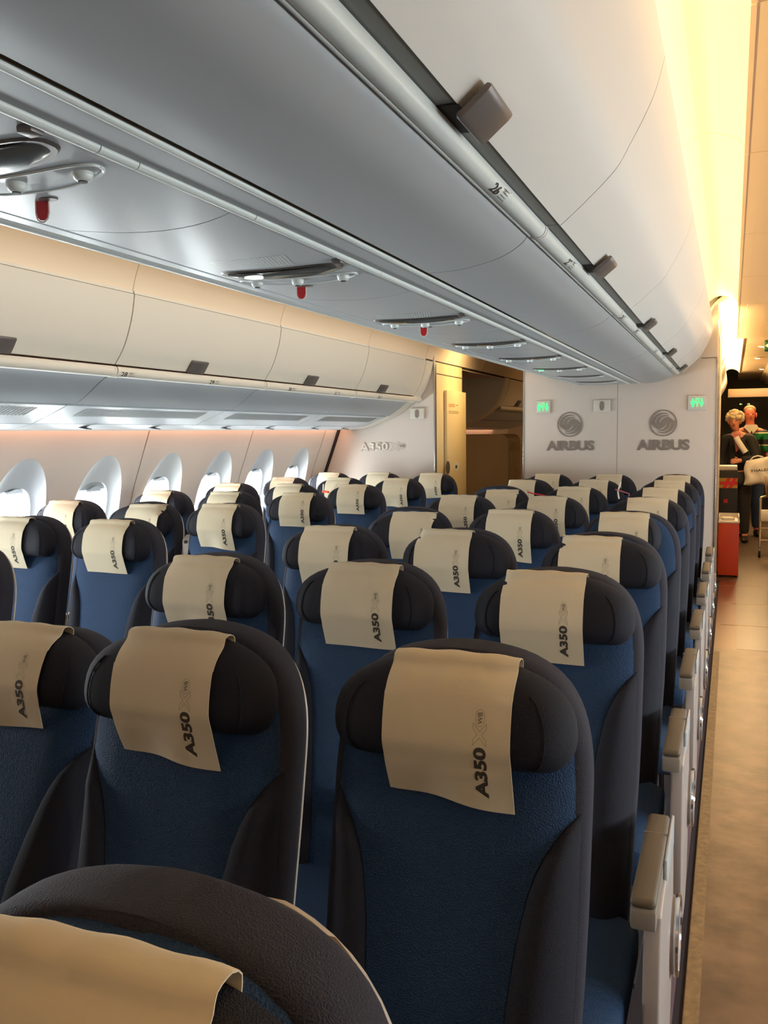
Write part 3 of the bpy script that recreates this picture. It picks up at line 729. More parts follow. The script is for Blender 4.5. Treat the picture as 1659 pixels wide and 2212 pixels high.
def pad(lo, hi, nx, zs, back=.03):
    V, Fc = [], []; rows = []
    for z in zs:
        a, b = lo(z), hi(z)
        rows.append([(a+(b-a)*i/nx, z) for i in range(nx+1)])
    for r in rows: V += [(x, front_y(x,z), z) for x,z in r]
    n = nx+1; L = len(V)
    for r in rows: V += [(x, front_y(x,z)+back, z) for x,z in r]
    m_ = len(zs)
    for i in range(m_-1):
        for k in range(nx):
            Fc.append((i*n+k, i*n+k+1, (i+1)*n+k+1, (i+1)*n+k)); Fc.append((L+i*n+k, L+(i+1)*n+k, L+(i+1)*n+k+1, L+i*n+k+1))
        Fc.append((i*n, (i+1)*n, L+(i+1)*n, L+i*n)); Fc.append((i*n+nx, L+i*n+nx, L+(i+1)*n+nx, (i+1)*n+nx))
    for k in range(nx): Fc.append((k, L+k, L+k+1, k+1)); Fc.append(((m_-1)*n+k, (m_-1)*n+k+1, L+(m_-1)*n+k+1, L+(m_-1)*n+k))
    return V, Fc
ZS = [.42,.5,.6,.7,.78,.84,.87,.895,.915,.932,.945,.9555]
ZU = [.9555,.99,1.03,1.06,1.09,1.11,1.13,1.143,1.152,1.157,1.1595]
def pw(z): return max(hw(z,.194,.95,1.160), .02)
def headrest_pt(u, v):
    """u in -1..1 across, v angle round the roll from lower back over the top to lower front"""
    pass
HZ0, HZ1 = 1.012, 1.166
def hr_half(z):                              # half width of the pillow outline at height z
    zm = 1.062
    if z >= zm: t = (z-zm)/(HZ1-zm); return .188*(1-min(1,t)**2.5)**(1/2.3)
    t = (zm-z)/(zm-HZ0); return .188-.050*(1-math.sqrt(max(0,1-min(1,t)**2)))
def hr_front(x, z):
    zc, hz = (HZ0+HZ1)/2, (HZ1-HZ0)/2
    w_ = max(hr_half(z), .01); u = min(1, abs(x)/w_); q = min(1, abs(z-zc)/hz)
    th = .056*math.sqrt(max(0,1-u**4))*math.sqrt(max(0,1-q**3)) + .012*math.exp(-((abs(x)-.155)/.03)**2)*(1-u**6)*(1-q**4)
    return backline(z) - .010 - th
def headrest_mesh():
    zs = [HZ0+(HZ1-HZ0)*(.5-.5*math.cos(PI*i/16)) for i in range(17)]; nx = 22
    V, Fc = [], []
    for z in zs:
        h_ = max(hr_half(z), .02 if z > 1.1 else hr_half(z))
        for k in range(nx+1):
            x = -h_*math.cos(PI*k/nx); V.append((x, hr_front(x*.999,z), z))
    L = len(V); n = nx+1
    for z in zs:
        h_ = max(hr_half(z), .02 if z > 1.1 else hr_half(z))
        for k in range(nx+1):
            x = -h_*math.cos(PI*k/nx); V.append((x, backline(z)-.008, z))
    m_ = len(zs)
    for i in range(m_-1):
        for k in range(nx):
            Fc.append((i*n+k,i*n+k+1,(i+1)*n+k+1,(i+1)*n+k)); Fc.append((L+i*n+k,L+(i+1)*n+k,L+(i+1)*n+k+1,L+i*n+k+1))
        Fc.append((i*n,(i+1)*n,L+(i+1)*n,L+i*n)); Fc.append((i*n+nx,L+i*n+nx,L+(i+1)*n+nx,(i+1)*n+nx))
    for k in range(nx): Fc.append((k,L+k,L+k+1,k+1)); Fc.append(((m_-1)*n+k,(m_-1)*n+k+1,L+(m_-1)*n+k+1,L+(m_-1)*n+k))
    return V, Fc
def hr_piping(sgn):
    pts = []
    for i in range(15):
        t = i/14*.8; z = HZ0+.012 + (HZ1-.012-HZ0-.012)*t; x = sgn*(hr_half(z)*.80 if t < .75 else hr_half(z)*(.80-.05*(t-.75)/.25))
        pts.append((x, hr_front(x,z)-.0008, z))
    return pts
def make_seat(aisle):
    e = empty('aircraft_seat')
    V, Fc = seat_body(); back = mesh('seat_back', V, Fc, M['rim'], e, 50)
    # pale rigid edge running round the back of the rim
    pts = []
    zz = [.42,.55,.7,.85,.93,.955,.98,1.0,1.02,1.04,1.06,1.08,1.095,1.11,1.125,1.135,1.145,1.153,1.158,1.161]
    for s_, zl in ((-1, zz), (1, zz[::-1])):
        for z in zl: pts.append((s_*(hw(z)-.0115), backline(z)+.0995, z-.013))
    MB().tube(pts, .0036, 6).build('shell_edge', M['shell'], back)
    V, Fc = [], []
    bz = [.42,.6,.8,.9,.955,.985,1.01,1.035,1.06,1.08,1.097,1.11,1.12,1.128,1.134,1.138]
    MBk = MB()
    ring = [(-hw(z)+.016, backline(z)+.095, z) for z in bz] + [(hw(z)-.016, backline(z)+.095, z) for z in bz[::-1]]
    ring2 = [(x*.96, y+.006, z-.010) for x,y,z in ring]
    n = len(ring)
    mesh('back_shell', ring+ring2, [tuple(range(n)), tuple(range(n,2*n))]+[(k,(k+1)%n,n+(k+1)%n,n+k) for k in range(n)], M['shell'], e, 50)
    # blue centre of the cushion
    zl = ZS + ZU[1:]
    V, Fc = pad(lambda z: -min(xb(z),pw(z)), lambda z: min(xb(z),pw(z)), 18, zl); mesh('back_cushion', V, Fc, M['blue'], e, 50)
    for s_ in (-1,1):
        V, Fc = pad((lambda z: xb(z)+.001) if s_ > 0 else (lambda z: -pw(z)), (lambda z: pw(z)) if s_ > 0 else (lambda z: -xb(z)-.001), 8, ZS); mesh('side_bolster', V, Fc, M['navy'], e, 50)
    V, Fc = headrest_mesh(); hr = mesh('headrest', V, Fc, M['pillow'], e, 60)
    for s_ in (-1,1): MB().tube(hr_piping(s_), .0013, 5).build('piping', M['navy'], hr)
    # seat pan
    ys = [-.60,-.585,-.55,-.45,-.3,-.18,-.10]; zt = [.40,.435,.455,.455,.445,.44,.44]
    V = []; nx = 10
    for y, z in zip(ys, zt):
        for k in range(nx+1):
            u = -1+2*k/nx; V.append((u*.215, y, z - .03*abs(u)**6 - .008*(1-u*u)))
    n = nx+1; L = len(V); V += [(x,y,.335) for x,y,z in V]; Fc = []
    m_ = len(ys)
    for i in range(m_-1):
        for k in range(nx): Fc.append((i*n+k,i*n+k+1,(i+1)*n+k+1,(i+1)*n+k)); Fc.append((L+i*n+k,L+(i+1)*n+k,L+(i+1)*n+k+1,L+i*n+k+1))
        Fc.append((i*n,(i+1)*n,L+(i+1)*n,L+i*n)); Fc.append((i*n+nx,L+i*n+nx,L+(i+1)*n+nx,(i+1)*n+nx))
    for k in range(nx): Fc.append((k,L+k,L+k+1,k+1)); Fc.append(((m_-1)*n+k,(m_-1)*n+k+1,L+(m_-1)*n+k+1,L+(m_-1)*n+k))
    bevel(mesh('seat_cushion', V, Fc, M['blue'], e, 50), .012, 2, 50)
    for y_ in (-.45,-.15): MB().tube([(-.205,y_,.30),(.205,y_,.30)], .022, 10).build('seat_beam', M['legmetal'], e)
    for s_ in (-1,1):
        MB().tube([(s_*.15,-.45,.30),(s_*.15,-.47,.012)], .016, 8).tube([(s_*.15,-.15,.30),(s_*.15,-.05,.012)], .016, 8).box(s_*.15-.02,s_*.15+.02,-.50,-.02,.0,.014).build('leg', M['legmetal'], e)
    armrest(e, .250 if aisle else .2335, aisle)
    return e
def armrest(e, x, aisle=False):
    yb, yf = -.02, -.43
    o = MB().prism([(y+0, z) for y, z in [(yf,.585),(yf,.625),(yf+.01,.630),(yb-.03,.630),(yb,.622),(yb,.60),(yb-.05,.585)]], x-.0230, x+.0230, 'x').build('armrest', M['armbody'], e); bevel(o, .005, 2, 30)
    p = MB().box(x-.0235, x+.0232, yf-.004, yb-.02, .628, .648).build('arm_pad', M['pad'], o); bevel(p, .009, 3)
    MB().box(x-.024, x+.0236, yf+.285, yf+.287, .630, .6485).build('pad_seam', M['armbody'], o)
    MB().tube([(x, -.03, .61),(x,-.03,.40),(x,-.06,.30)], .014, 8).build('arm_bracket', M['legmetal'], o)
    if aisle:
        bevel(MB().box(x+.0235, x+.031, yf+.18, yb, .575, .640).build('control_panel', M['psu'], o), .003)
        poly = smooth_poly([(-.02,.60),(-.34,.598),(-.385,.57),(-.405,.46),(-.40,.30),(-.36,.16),(-.25,.09),(-.10,.10),(-.02,.22),(.005,.42),(-.02,.60)], 5)[:-1]
        s_ = MB().prism(poly, x-.002, x+.030, 'x').build('side_panel', M['armside'], e); bevel(s_, .008, 3, 40)
        c_ = MB().tube([(x+.028,-.02,.36),(x+.044,-.02,.36)], [.085,.078], 28).build('pivot_cover', M['armside'], s_)
        rg = [(x+.042, -.02+.083*math.cos(2*PI*k/28), .36+.083*math.sin(2*PI*k/28)) for k in range(29)]
        MB().tube(rg, .006, 6, False).build('chrome_ring', M['chrome'], s_)
def children(o): return [c for c in bpy.data.objects if c.parent == o]
def copy_tree(o, parent=None):
    c = o.copy(); C.objects.link(c)
    if parent: c.parent = parent
    for ch in children(o): copy_tree(ch, c)
    return c
XC = dict(c1=-.3837, c2=-.8653, c3=-1.3346, l1=-2.2895, l2=-2.757, l3=-3.225)
DX = {(2,'c1'):-.025,(3,'c1'):-.037,(3,'c2'):-.034,(4,'c3'):.035,(6,'c3'):.034,(7,'c3'):-.022,(4,'l2'):.045,(8,'l3'):.012,(5,'l1'):.01,(3,'l2'):-.03,(2,'c2'):.004}
RECL = {(1,'c3'):12.5}
DZ = {(4,'c3'):-.019,(6,'c3'):-.022,(3,'c1'):-.008,(4,'l2'):-.009,(7,'c3'):-.006,(8,'c1'):-.007,(8,'l2'):.006}
ROWS = [(n,c) for n in range(0,9) for c in ('c1','c2','c3','l1','l2','l3')]
SKIP = {(0,'c2'),(0,'c3')} | {(n,c) for n in (0,1) for c in ('l1','l2','l3')} | {(2,'l2'),(2,'l3'),(3,'l3')}
WHERE = dict(c1='centre block, right aisle side', c2='centre block, middle seat', c3='centre block, left aisle side',
             l1='window block, aisle side', l2='window block, middle seat', l3='window block, beside windows')
GRP = dict(c='seats of the centre block', l='seats of the left window block')
def row_y(n): return .4228 + n*.81
proto = {True: make_seat(True), False: make_seat(False)}
extra = make_seat(False); 
# left-hand armrest for the seats that begin a block
armrest(extra, -.2335)
proto['first'] = extra
used = set()

# cover: a cloth hung over the pillow, lettered up its right edge
def cover_surface(hem, wob, drop, shift=0):
    """returns fn(s,t): s across -1..1, t along from back over the top to the hem"""
    path = []
    top = 1.1665
    for z in (1.143,1.158): path.append((backline(z)-.005, z+.006))
    path.append((backline(1.16)-.010, 1.1705))
    path.append((backline(1.165)-.023, 1.1735)); path.append((backline(1.16)-.038, 1.171))
    for z in (1.158,1.145,1.125,1.10,1.075,1.05,1.03): path.append((hr_front(0,z)-.004, z))
    y_end = hr_front(0,1.06)-.003
    for k in range(1,5): path.append((y_end+.006*k*(1 if drop > .5 else .4)+.004, 1.03-(1.03-hem)*k/4))
    path = smooth_poly(path, 3)
    d = [0]
    for a, b in zip(path, path[1:]): d.append(d[-1]+math.dist(a,b))
    L = d[-1]
    def fn(s, t):
        q = t*L
        for i in range(len(d)-1):
            if q <= d[i+1] or i == len(d)-2:
                f = (q-d[i])/(d[i+1]-d[i]); y = path[i][0]+(path[i+1][0]-path[i][0])*f; z = path[i][1]+(path[i+1][1]-path[i][1])*f; break
        x = s*.096
        # follow the pillow's curve across
        zz = min(max(z, HZ0+.02), HZ1-.02)
        y += (hr_front(x+shift,zz)-hr_front(0,zz))*.97 - .003 if .12 < t else 0
        tt = max(0, (t-.62)/.38)
        y -= wob*.010*tt*tt*math.sin(2.2*s+.8) + wob*.004*tt*math.sin(5*s)
        z += -wob*.010*tt*tt*s + (.004*math.sin(3*s+2)*tt*tt*wob)
        z -= .0035*(s*s)*(1 if t < .4 else 0)
        if t < .25: z += .0018*math.sin(9*s+wob*3)*(1-t/.25)
        return Vector((x, y, z))
    return fn, L
def make_cover(hem, wob, drop, shift=0):
    fn, L = cover_surface(hem, wob, drop, shift)
    NS, NT = 16, 48; V, Fc = [], []
    for off in (0, 1):
        for j in range(NT+1):
            for i in range(NS+1):
                s_, t_ = -1+2*i/NS, j/NT; p = fn(s_, t_)
                if off:
                    a = fn(s_, min(1,t_+.01))-fn(s_, max(0,t_-.01)); nrm = Vector((1,0,0)).cross(a).normalized(); p = p - nrm*.0012
                V.append(p)
    n = NS+1; Lq = n*(NT+1)
    for j in range(NT):
        for i in range(NS):
            Fc.append((j*n+i,j*n+i+1,(j+1)*n+i+1,(j+1)*n+i)); Fc.append((Lq+j*n+i,Lq+(j+1)*n+i,Lq+(j+1)*n+i+1,Lq+j*n+i+1))
        Fc.append((j*n,(j+1)*n,Lq+(j+1)*n,Lq+j*n)); Fc.append((j*n+NS,Lq+j*n+NS,Lq+(j+1)*n+NS,(j+1)*n+NS))
    for i in range(NS): Fc.append((i,Lq+i,Lq+i+1,i+1)); Fc.append((NT*n+i,NT*n+i+1,Lq+NT*n+i+1,Lq+NT*n+i))
    o = mesh('headrest_cover', V, Fc, M['cloth'], None, 70)
    # lettering reads upwards: along = towards the top, up = towards the left edge
    def lay(u, v):
        t_ = 1 - (.020+u)/L; s_ = (.062 - v)/.096
        p = fn(s_, t_); a = fn(s_, min(1,t_+.01))-fn(s_, max(0,t_-.01)); b = fn(s_+.02,t_)-fn(s_-.02,t_)
        nrm = a.cross(b).normalized()
        if nrm.y > 0: nrm = -nrm
        return p + nrm*.0016
    m = MB(); add_text(m, 'A350', .0188, lay, bold=.045, width=.080)
    m.build('lettering', M['ink'], o)
    m = MB(); xwb(m, lambda u,v: lay(.082+u, v), 0, .0195, .031); m.build('monogram', M['ink_light'], o)
    return o
covers = [make_cover(.966,.12,1), make_cover(.962,.7,1), make_cover(.970,-.3,1), make_cover(.985,.1,.2)]
cu = set()
COND = dict([((1,'c1'),1),((1,'c2'),1),((1,'c3'),2),((2,'c1'),0),((2,'c2'),0),((2,'c3'),1),((5,'l1'),3),((6,'l1'),3)])
first_left = {'c3','l1x'}
for n, c in ROWS:
    if (n,c) in SKIP: continue
    kind = True if c == 'c1' else ('first' if c in ('c3','l3') else False)
    if kind in used: e = copy_tree(proto[kind])
    else: e = proto[kind]; used.add(kind)
    e.location = (XC[c], row_y(n), 0)
    tag(e, 'navy aircraft seat in the %s row from the camera, %s' % (ORD[n], WHERE[c]), 'seat', GRP[c[0]])
    dz = DZ.get((n,c), 0)
    for ch in children(e): ch.scale = (1,1,1); ch.rotation_euler = (0,0,0); ch.location = (0,0,0)
    for ch in children(e):
        if ch.name.startswith('headrest'):
            if dz: ch.location.z = dz
    k = COND.get((n,c), (n*7+ord(c[1])*3) % 3)
    if (n,c) in RECL:
        ra_ = -math.radians(RECL[(n,c)]); pv = Vector((0,-.14,.44)); rm = Matrix.Rotation(ra_,3,'X')
        for ch in children(e):
            if ch.name.split('.')[0] in ('seat_back','back_shell','back_cushion','side_bolster','headrest'):
                ch.rotation_euler = (ra_,0,0); ch.location = pv - rm @ pv
    if (n,c) == (4,'c1'):
        for ch in children(e):
            if ch.name.startswith('headrest'):
                ch.rotation_euler = (math.radians(5),0,0); ch.scale = (.69,1.12,1)
                pz = Vector((0, backline(1.02), 1.02)); ch.location = pz - Matrix.Rotation(math.radians(5),3,'X') @ pz; ch['label'] = 'headrest with its side wings folded forward'
    if abs(DX.get((n,c),0)) > .015: q = make_cover((.966,.962,.970,.985)[k], (.12,.7,-.3,.1)[k], 1, DX[(n,c)])
    elif k in cu: q = copy_tree(covers[k])
    else: q = covers[k]; cu.add(k)
    q.rotation_euler = (0,0,0)
    q.location = (XC[c]+(.008 if c == 'c1' else 0)+DX.get((n,c),0), row_y(n), dz)
    if (n,c) in RECL:
        q.rotation_euler = (ra_,0,0); q.location = Vector(q.location) + pv - rm @ pv
    if (n,c) == (4,'c1'):
        q.rotation_euler = (math.radians(5),0,0); q.location = Vector((XC[c]-.012, row_y(n)-.012, 0)) + pz - Matrix.Rotation(math.radians(5),3,'X') @ pz
    tag(q, 'cream headrest cloth in the %s row from the camera, %s' % (ORD[n], WHERE[c]), 'headrest cover', 'headrest covers of the ' + ('centre block' if c[0] == 'c' else 'left window block'))
# one armrest in the window block stands folded up
ra = empty('raised_armrest', (-2.52, row_y(4)+.06, 0)); tag(ra, 'pale armrest folded upright between two seats of the window block', 'armrest')
o = MB().prism([(y,z) for y,z in [(-.03,.62),(.03,.62),(.075,.95),(.070,.995),(.03,1.01),(-.005,.985)]], -.024, .024, 'x').build('arm', M['shell'], ra); bevel(o, .008, 3, 30)
MB().tube([(.0,-.012,.975),(.0,-.004,.976)], .008, 12).build('button', M['latch_hole'], ra)
bevel(MB().prism([(y,z) for y,z in [(.0,.30),(.05,.30),(.03,.62),(-.03,.62)]], -.012, .012, 'x').build('arm_bracket', M['legmetal'], ra), .003)

# loose test leads left on the seats
def lead(name, parts, label):
    e = empty(name, parts[0][1][0]); tag(e, label, 'lead', 'leads lying on the seats')
    for nm, pts, r, mt in parts:
        o = MB().tube([Vector(p)-e.location for p in pts], r, 6).build(nm, M[mt], e)
lead('test_lead', [('plug', [(-2.845,5.995,1.072),(-2.815,5.99,1.074),(-2.79,5.985,1.070)], .009, 'orange'), ('stem', [(-2.838,5.995,1.076),(-2.836,5.998,1.13)], .006, 'latch'), ('wire', [(-2.79,5.985,1.070),(-2.74,5.95,1.064),(-2.66,5.82,1.05)], .003, 'orange')], 'orange plug on the dark headrest in the seventh row of the window block')
lead('test_lead', [('wire', [(-1.127,5.225,1.142),(-1.09,5.21,1.135),(-1.04,5.20,1.128),(-.98,5.16,1.12)], .004, 'red')], 'thin red wire across the sixth row gap of the centre block')
lead('test_lead', [('tube', [(-.677,5.99,1.162),(-.683,5.975,1.135),(-.690,5.965,1.105),(-.688,5.96,1.085),(-.682,5.96,1.055)], .005, 'paper'), ('stick', [(-.705,5.955,1.117),(-.66,5.95,1.104),(-.615,5.94,1.090),(-.617,5.94,1.072)], .004, 'pink')], 'pale tube crossed by a pinkish stick on the seventh row middle seat')

# ------------------------------------------------------------------ far end of the right aisle
strip_b = empty('overhead_bin'); tag(strip_b, 'white rounded overhead bin past the centre partition, by the right aisle', 'overhead bin')
sh = lambda p: [(x+.055, z) for x, z in p]
strip('door', sh(DOOR), 10.32, 16.0, M['white'], strip_b, t=.014); strip('bin_bottom', sh([(-.75,.371)]+BOTTOM), 10.32, 16.0, M['grey'], strip_b, t=.012); strip('lip_rail', sh(LIP), 10.32, 16.0, M['rail'], strip_b, t=.006)
structure(bx('trim_29', -.08, 1.0, 16.0, 16.25, 2.03, 2.17, M['ceil'], bv=.01))
structure(bx('wall_aft', -1.6, 1.9, 18.6, 18.7, 0, 2.7, M['black'], bv=0))
structure(bx('wall_aft', -3.6, -1.7, 14.0, 14.05, 0, 2.7, M['bulk'], bv=0))
def arrow_sign(name, x0, x1, y, z0, z1, m_, label, dirs):
    e = empty(name, ((x0+x1)/2, y, (z0+z1)/2)); tag(e, label, 'sign', None)
    w_, h_ = x1-x0, z1-z0
    bevel(MB().box(-w_/2, w_/2, -.02, 0, -h_/2, h_/2).build('box', m_, e), min(.012, h_*.12), 2)
    mb = MB()
    for cx, sg in dirs:
        a = h_*.36; pl = [(-1,0),(0,.8),(0,.3),(1,.3),(1,-.3),(0,-.3),(0,-.8)]
        mb.add([(cx+sg*u*a, -.0215, v*a) for u, v in pl], [tuple(range(7)) if sg > 0 else tuple(range(7))[::-1]])
    mb.build('arrow', M['arrow'], e); return e
arrow_sign('exit_sign', .098, .183, 18.598, 1.945, 2.02, M['exit_green'], 'small dark green exit sign, arrow pointing left, far down the aisle', [(0,1)])
arrow_sign('exit_sign', .240, .330, 18.598, 1.945, 2.02, M['exit_green'], 'small dark green exit sign, arrow pointing right, far down the aisle', [(0,-1)])
e = empty('exit_sign', (.36, 9.6, 2.315)); tag(e, 'green hanging exit sign with pale arrow at the right picture edge', 'sign')
bevel(MB().box(-.088, .10, -.02, .02, -.057, .057).build('box', M['exit_green'], e), .02, 3)
MB().add([(-.075,-.0212,0),(-.02,-.0212,.042),(-.02,-.0212,-.042)], [(0,1,2)]).build('arrow', M['arrow'], e)
MB().tube([(0,0,.05),(0,0,.125)], .008, 8).build('hanger', M['alu'], e)
for x, y in ((.30,13.0),(.42,15.4),(.30,11.2)):
    e = empty('ceiling_downlight', (x, y, 2.443)); tag(e, 'small round ceiling downlight %s' % {13.0:'over the standing people', 15.4:'near the far header panel', 11.2:'just past the centre partition'}[y], 'downlight', 'aisle downlights')
    MB().tube([(0,0,-.004),(0,0,.008)], .045, 20).build('trim_ring', M['ceil'], e); MB().tube([(0,0,-.006),(0,0,.0)], .026, 16).build('lens', M['lamp_on'], e)
    lamp('downlight', (x, y, 2.42), (0,0,-1), .06, .06, 5.0, (1,.66,.34))
# orange cart with a tray of odds and ends
e = empty('catering_cart', (-.012, 9.72, 0)); tag(e, 'orange-red box cart standing at the end of the right aisle', 'cart')
bevel(MB().box(-.098,.098,-.14,.30,.02,.56).build('body', M['orange'], e), .006)
bevel(MB().box(-.102,.102,-.145,.305,.555,.570).build('top_edge', M['paper'], e), .003)
tr = MB(); tr.box(-.098,.098,-.13,.30,.57,.575); tr.box(-.098,-.09,-.13,.30,.575,.62); tr.box(.09,.098,-.13,.30,.575,.62); tr.box(-.09,.09,.29,.30,.575,.62); tr.build('tray', M['signbox'], e)
for x in (-.07,.07):
    MB().tube([(x-.01,.0-.10,.012),(x+.01,-.10,.012)], .012, 10).build('wheel', M['black'], e)
o = bevel(MB().box(-.06,.05,-.06,.06,0,.025).build('paper_box', M['paper'], None), .005); o.location = (-.02, 9.74, .577); o.rotation_euler = (0,0,.3); tag(o, 'flat white paper packet lying in the tray of the orange cart', 'packet')
# striped equipment case behind it
e = empty('equipment_case', (-.03, 10.30, 0)); tag(e, 'tall black case with red and yellow bands behind the orange cart', 'case')
bevel(MB().box(-.10,.095,0,.35,.0,1.06).build('body', M['black'], e), .008)
for z0, z1, mt in ((.935,.975,'yellow'),(.905,.932,'red'),(.865,.902,'yellow')): MB().box(-.101,.096,-.002,.352,z0,z1).build('band', M[mt], e)
for k in range(2): MB().prism([(-.06+.06*k,.865),(-.02+.06*k,.865),(.03+.06*k,.975),(-.01+.06*k,.975)], -.0035, -.002).build('slanted_band', M['red'], e)
MB().box(-.04,.0,-.003,0,.705,.745).build('red_patch', M['red'], e)
o = bevel(MB().box(-.10,.09,.02,.33,0,.045).build('serving_tray', M['signbox'], None), .006); o.location = (-.03, 10.30, 1.06); tag(o, 'shallow white tray on top of the banded black case', 'tray')
# chrome folding trolley
e = empty('folding_trolley', (.385, 11.2, 0)); tag(e, 'chrome folding trolley standing beside the people', 'trolley')
for x in (-.06,.06):
    MB().tube([(x,0,.06),(x,.02,.62),(x,.04,.70)], .012, 8).build('upright', M['chrome'], e); MB().tube([(x-.012,0,.06),(x+.012,0,.06)], .06, 16).build('wheel', M['black'], e)
MB().tube([(-.06,.04,.70),(0,.045,.72),(.06,.04,.70)], .012, 8).build('handle', M['chrome'], e)
bevel(MB().box(-.055,.055,-.01,.03,.42,.56).build('plate', M['paper'], e), .01)
for z in (.2,.34): MB().tube([(-.06,.01,z),(.06,.01,z)], .008, 8).build('crossbar', M['chrome'], e)

# ------------------------------------------------------------------ people
def skin_mesh(name, J, E_, root, m, parent=None, sub=2, mats=None):
    bm = bmesh.new(); L = bm.verts.layers.skin.verify(); vs = {}
    for k, (p, r) in J.items():
        v = bm.verts.new(p); r = r if isinstance(r, tuple) else (r, r); v[L].radius = r; v[L].use_root = (k == root); vs[k] = v
    for a, b in E_: bm.edges.new((vs[a], vs[b]))
    me = bpy.data.meshes.new(name+'_rig'); bm.to_mesh(me); bm.free()
    o = bpy.data.objects.new(name+'_rig', me); C.objects.link(o)
    sk = o.modifiers.new('s', 'SKIN'); sk.branch_smoothing = .6; sb = o.modifiers.new('u', 'SUBSURF'); sb.levels = sub; sb.render_levels = sub
    dg = bpy.context.evaluated_depsgraph_get(); out = bpy.data.meshes.new_from_object(o.evaluated_get(dg)); bpy.data.objects.remove(o)
    out.name = name
    for mm in (mats or [m]): out.materials.append(mm)
    out.polygons.foreach_set('use_smooth', [True]*len(out.polygons))
    q = bpy.data.objects.new(name, out); C.objects.link(q)
    if parent: q.parent = parent
    return q
def person(loc, rz, ht, label, Lh, Le, Rh, Re, skinm, lean=0, head=(0,0)):
    """standing figure facing -y; Le/Lh elbow and hand on the +x side, Re/Rh on the -x side (fractions of 1.72 m)"""
    e = empty('person', loc, rz); tag(e, label, 'person'); k = ht/1.72; e.scale = (k,k,k)
    hx, hy = head
    J = {'pelvis':((0,0,.92),(.13,.10)),'waist':((0,.01,1.08),(.115,.085)),'chest':((0,.01,1.27),(.135,.10)),'neck0':((0,.0,1.42),.062),'neck':((hx*.5,hy*.5-.005,1.49),.052),
         'jaw':((hx,hy-.025,1.535),(.055,.060)),'face':((hx,hy-.015,1.60),(.070,.082)),'crown':((hx,hy+.0,1.665),(.068,.080)),'top':((hx,hy+.005,1.70),(.040,.048))}
    E_ = [('pelvis','waist'),('waist','chest'),('chest','neck0'),('neck0','neck'),('neck','jaw'),('jaw','face'),('face','crown'),('crown','top')]
    for s_, el, ha, t in ((1,Le,Lh,'l'),(-1,Re,Rh,'r')):
        J['sh'+t] = ((s_*.165,.01,1.37),.055); J['el'+t] = (el,.042); J['wr'+t] = (ha,.030)
        d = (Vector(ha)-Vector(el)).normalized(); palm = Vector(ha)+d*.05; J['pa'+t] = (tuple(palm),(.038,.022))
        E_ += [('neck0','sh'+t),('sh'+t,'el'+t),('el'+t,'wr'+t),('wr'+t,'pa'+t)]
        side = d.cross(Vector((0,1,0))).normalized() if abs(d.y) < .9 else Vector((0,0,1))
        for f in range(4):
            b_ = palm + d*.025 + side*(-.027+.018*f); c_ = b_ + d*(.034+.006*(f in (1,2))) + Vector((0,.006,-.004)); g_ = c_ + d*.018 + Vector((0,.016,-.006))
            J['f%s%d'%(t,f)] = (tuple(b_),.0095); J['g%s%d'%(t,f)] = (tuple(c_),.0085); J['h%s%d'%(t,f)] = (tuple(g_),.007)
            E_ += [('pa'+t,'f%s%d'%(t,f)),('f%s%d'%(t,f),'g%s%d'%(t,f)),('g%s%d'%(t,f),'h%s%d'%(t,f))]
        th = palm - d*.012 - side*.040; J['t0'+t] = (tuple(th),.011); J['t1'+t] = (tuple(th+d*.035-side*.008),.009); E_ += [('pa'+t,'t0'+t),('t0'+t,'t1'+t)]
        J['hip'+t] = ((s_*.095,0,.86),(.088,.088)); J['kn'+t] = ((s_*.10,-.01,.48),.057); J['an'+t] = ((s_*.105,.02,.09),.038); J['to'+t] = ((s_*.115,-.13,.035),(.04,.028))
        E_ += [('pelvis','hip'+t),('hip'+t,'kn'+t),('kn'+t,'an'+t),('an'+t,'to'+t)]
    b = skin_mesh('body', J, E_, 'pelvis', skinm, e)
    for s_ in (-1,1):
        MB().ball((hx+s_*.030, hy-.094, 1.613), .010,.006,.007, 10, 6).build('eye', M['eye'], e)
        MB().ball((hx+s_*.076, hy-.008, 1.60), .012,.022,.034, 10, 8).build('ear', skinm, e)
    MB().ball((hx, hy-.102, 1.588), .014,.018,.026, 10, 8).build('nose', skinm, e)
    MB().ball((hx, hy-.089, 1.552), .026,.008,.007, 10, 6).build('mouth', M['lips'], e)
    return e, J, E_
def wear(e, name, J, E_, keys, m, grow, root, extra=None):
    j = {k:(J[k][0], tuple(r+grow for r in (J[k][1] if isinstance(J[k][1], tuple) else (J[k][1],)*2))) for k in keys}
    if extra: j.update(extra)
    return skin_mesh(name, j, [ed for ed in E_ if ed[0] in j and ed[1] in j], root, m, e)
TOP = ['pelvis','waist','chest','neck0','shl','ell','wrl','shr','elr','wrr']
LEG = ['pelvis','hipl','knl','anl','hipr','knr','anr']
def shoes(e, m):
    for s_ in (-1,1):
        o = MB().ball((s_*.112,-.045,.045), .052,.135,.05, 14, 8).build('shoe', m, e)
        for v in o.data.vertices: v.co.z = max(v.co.z, .002)
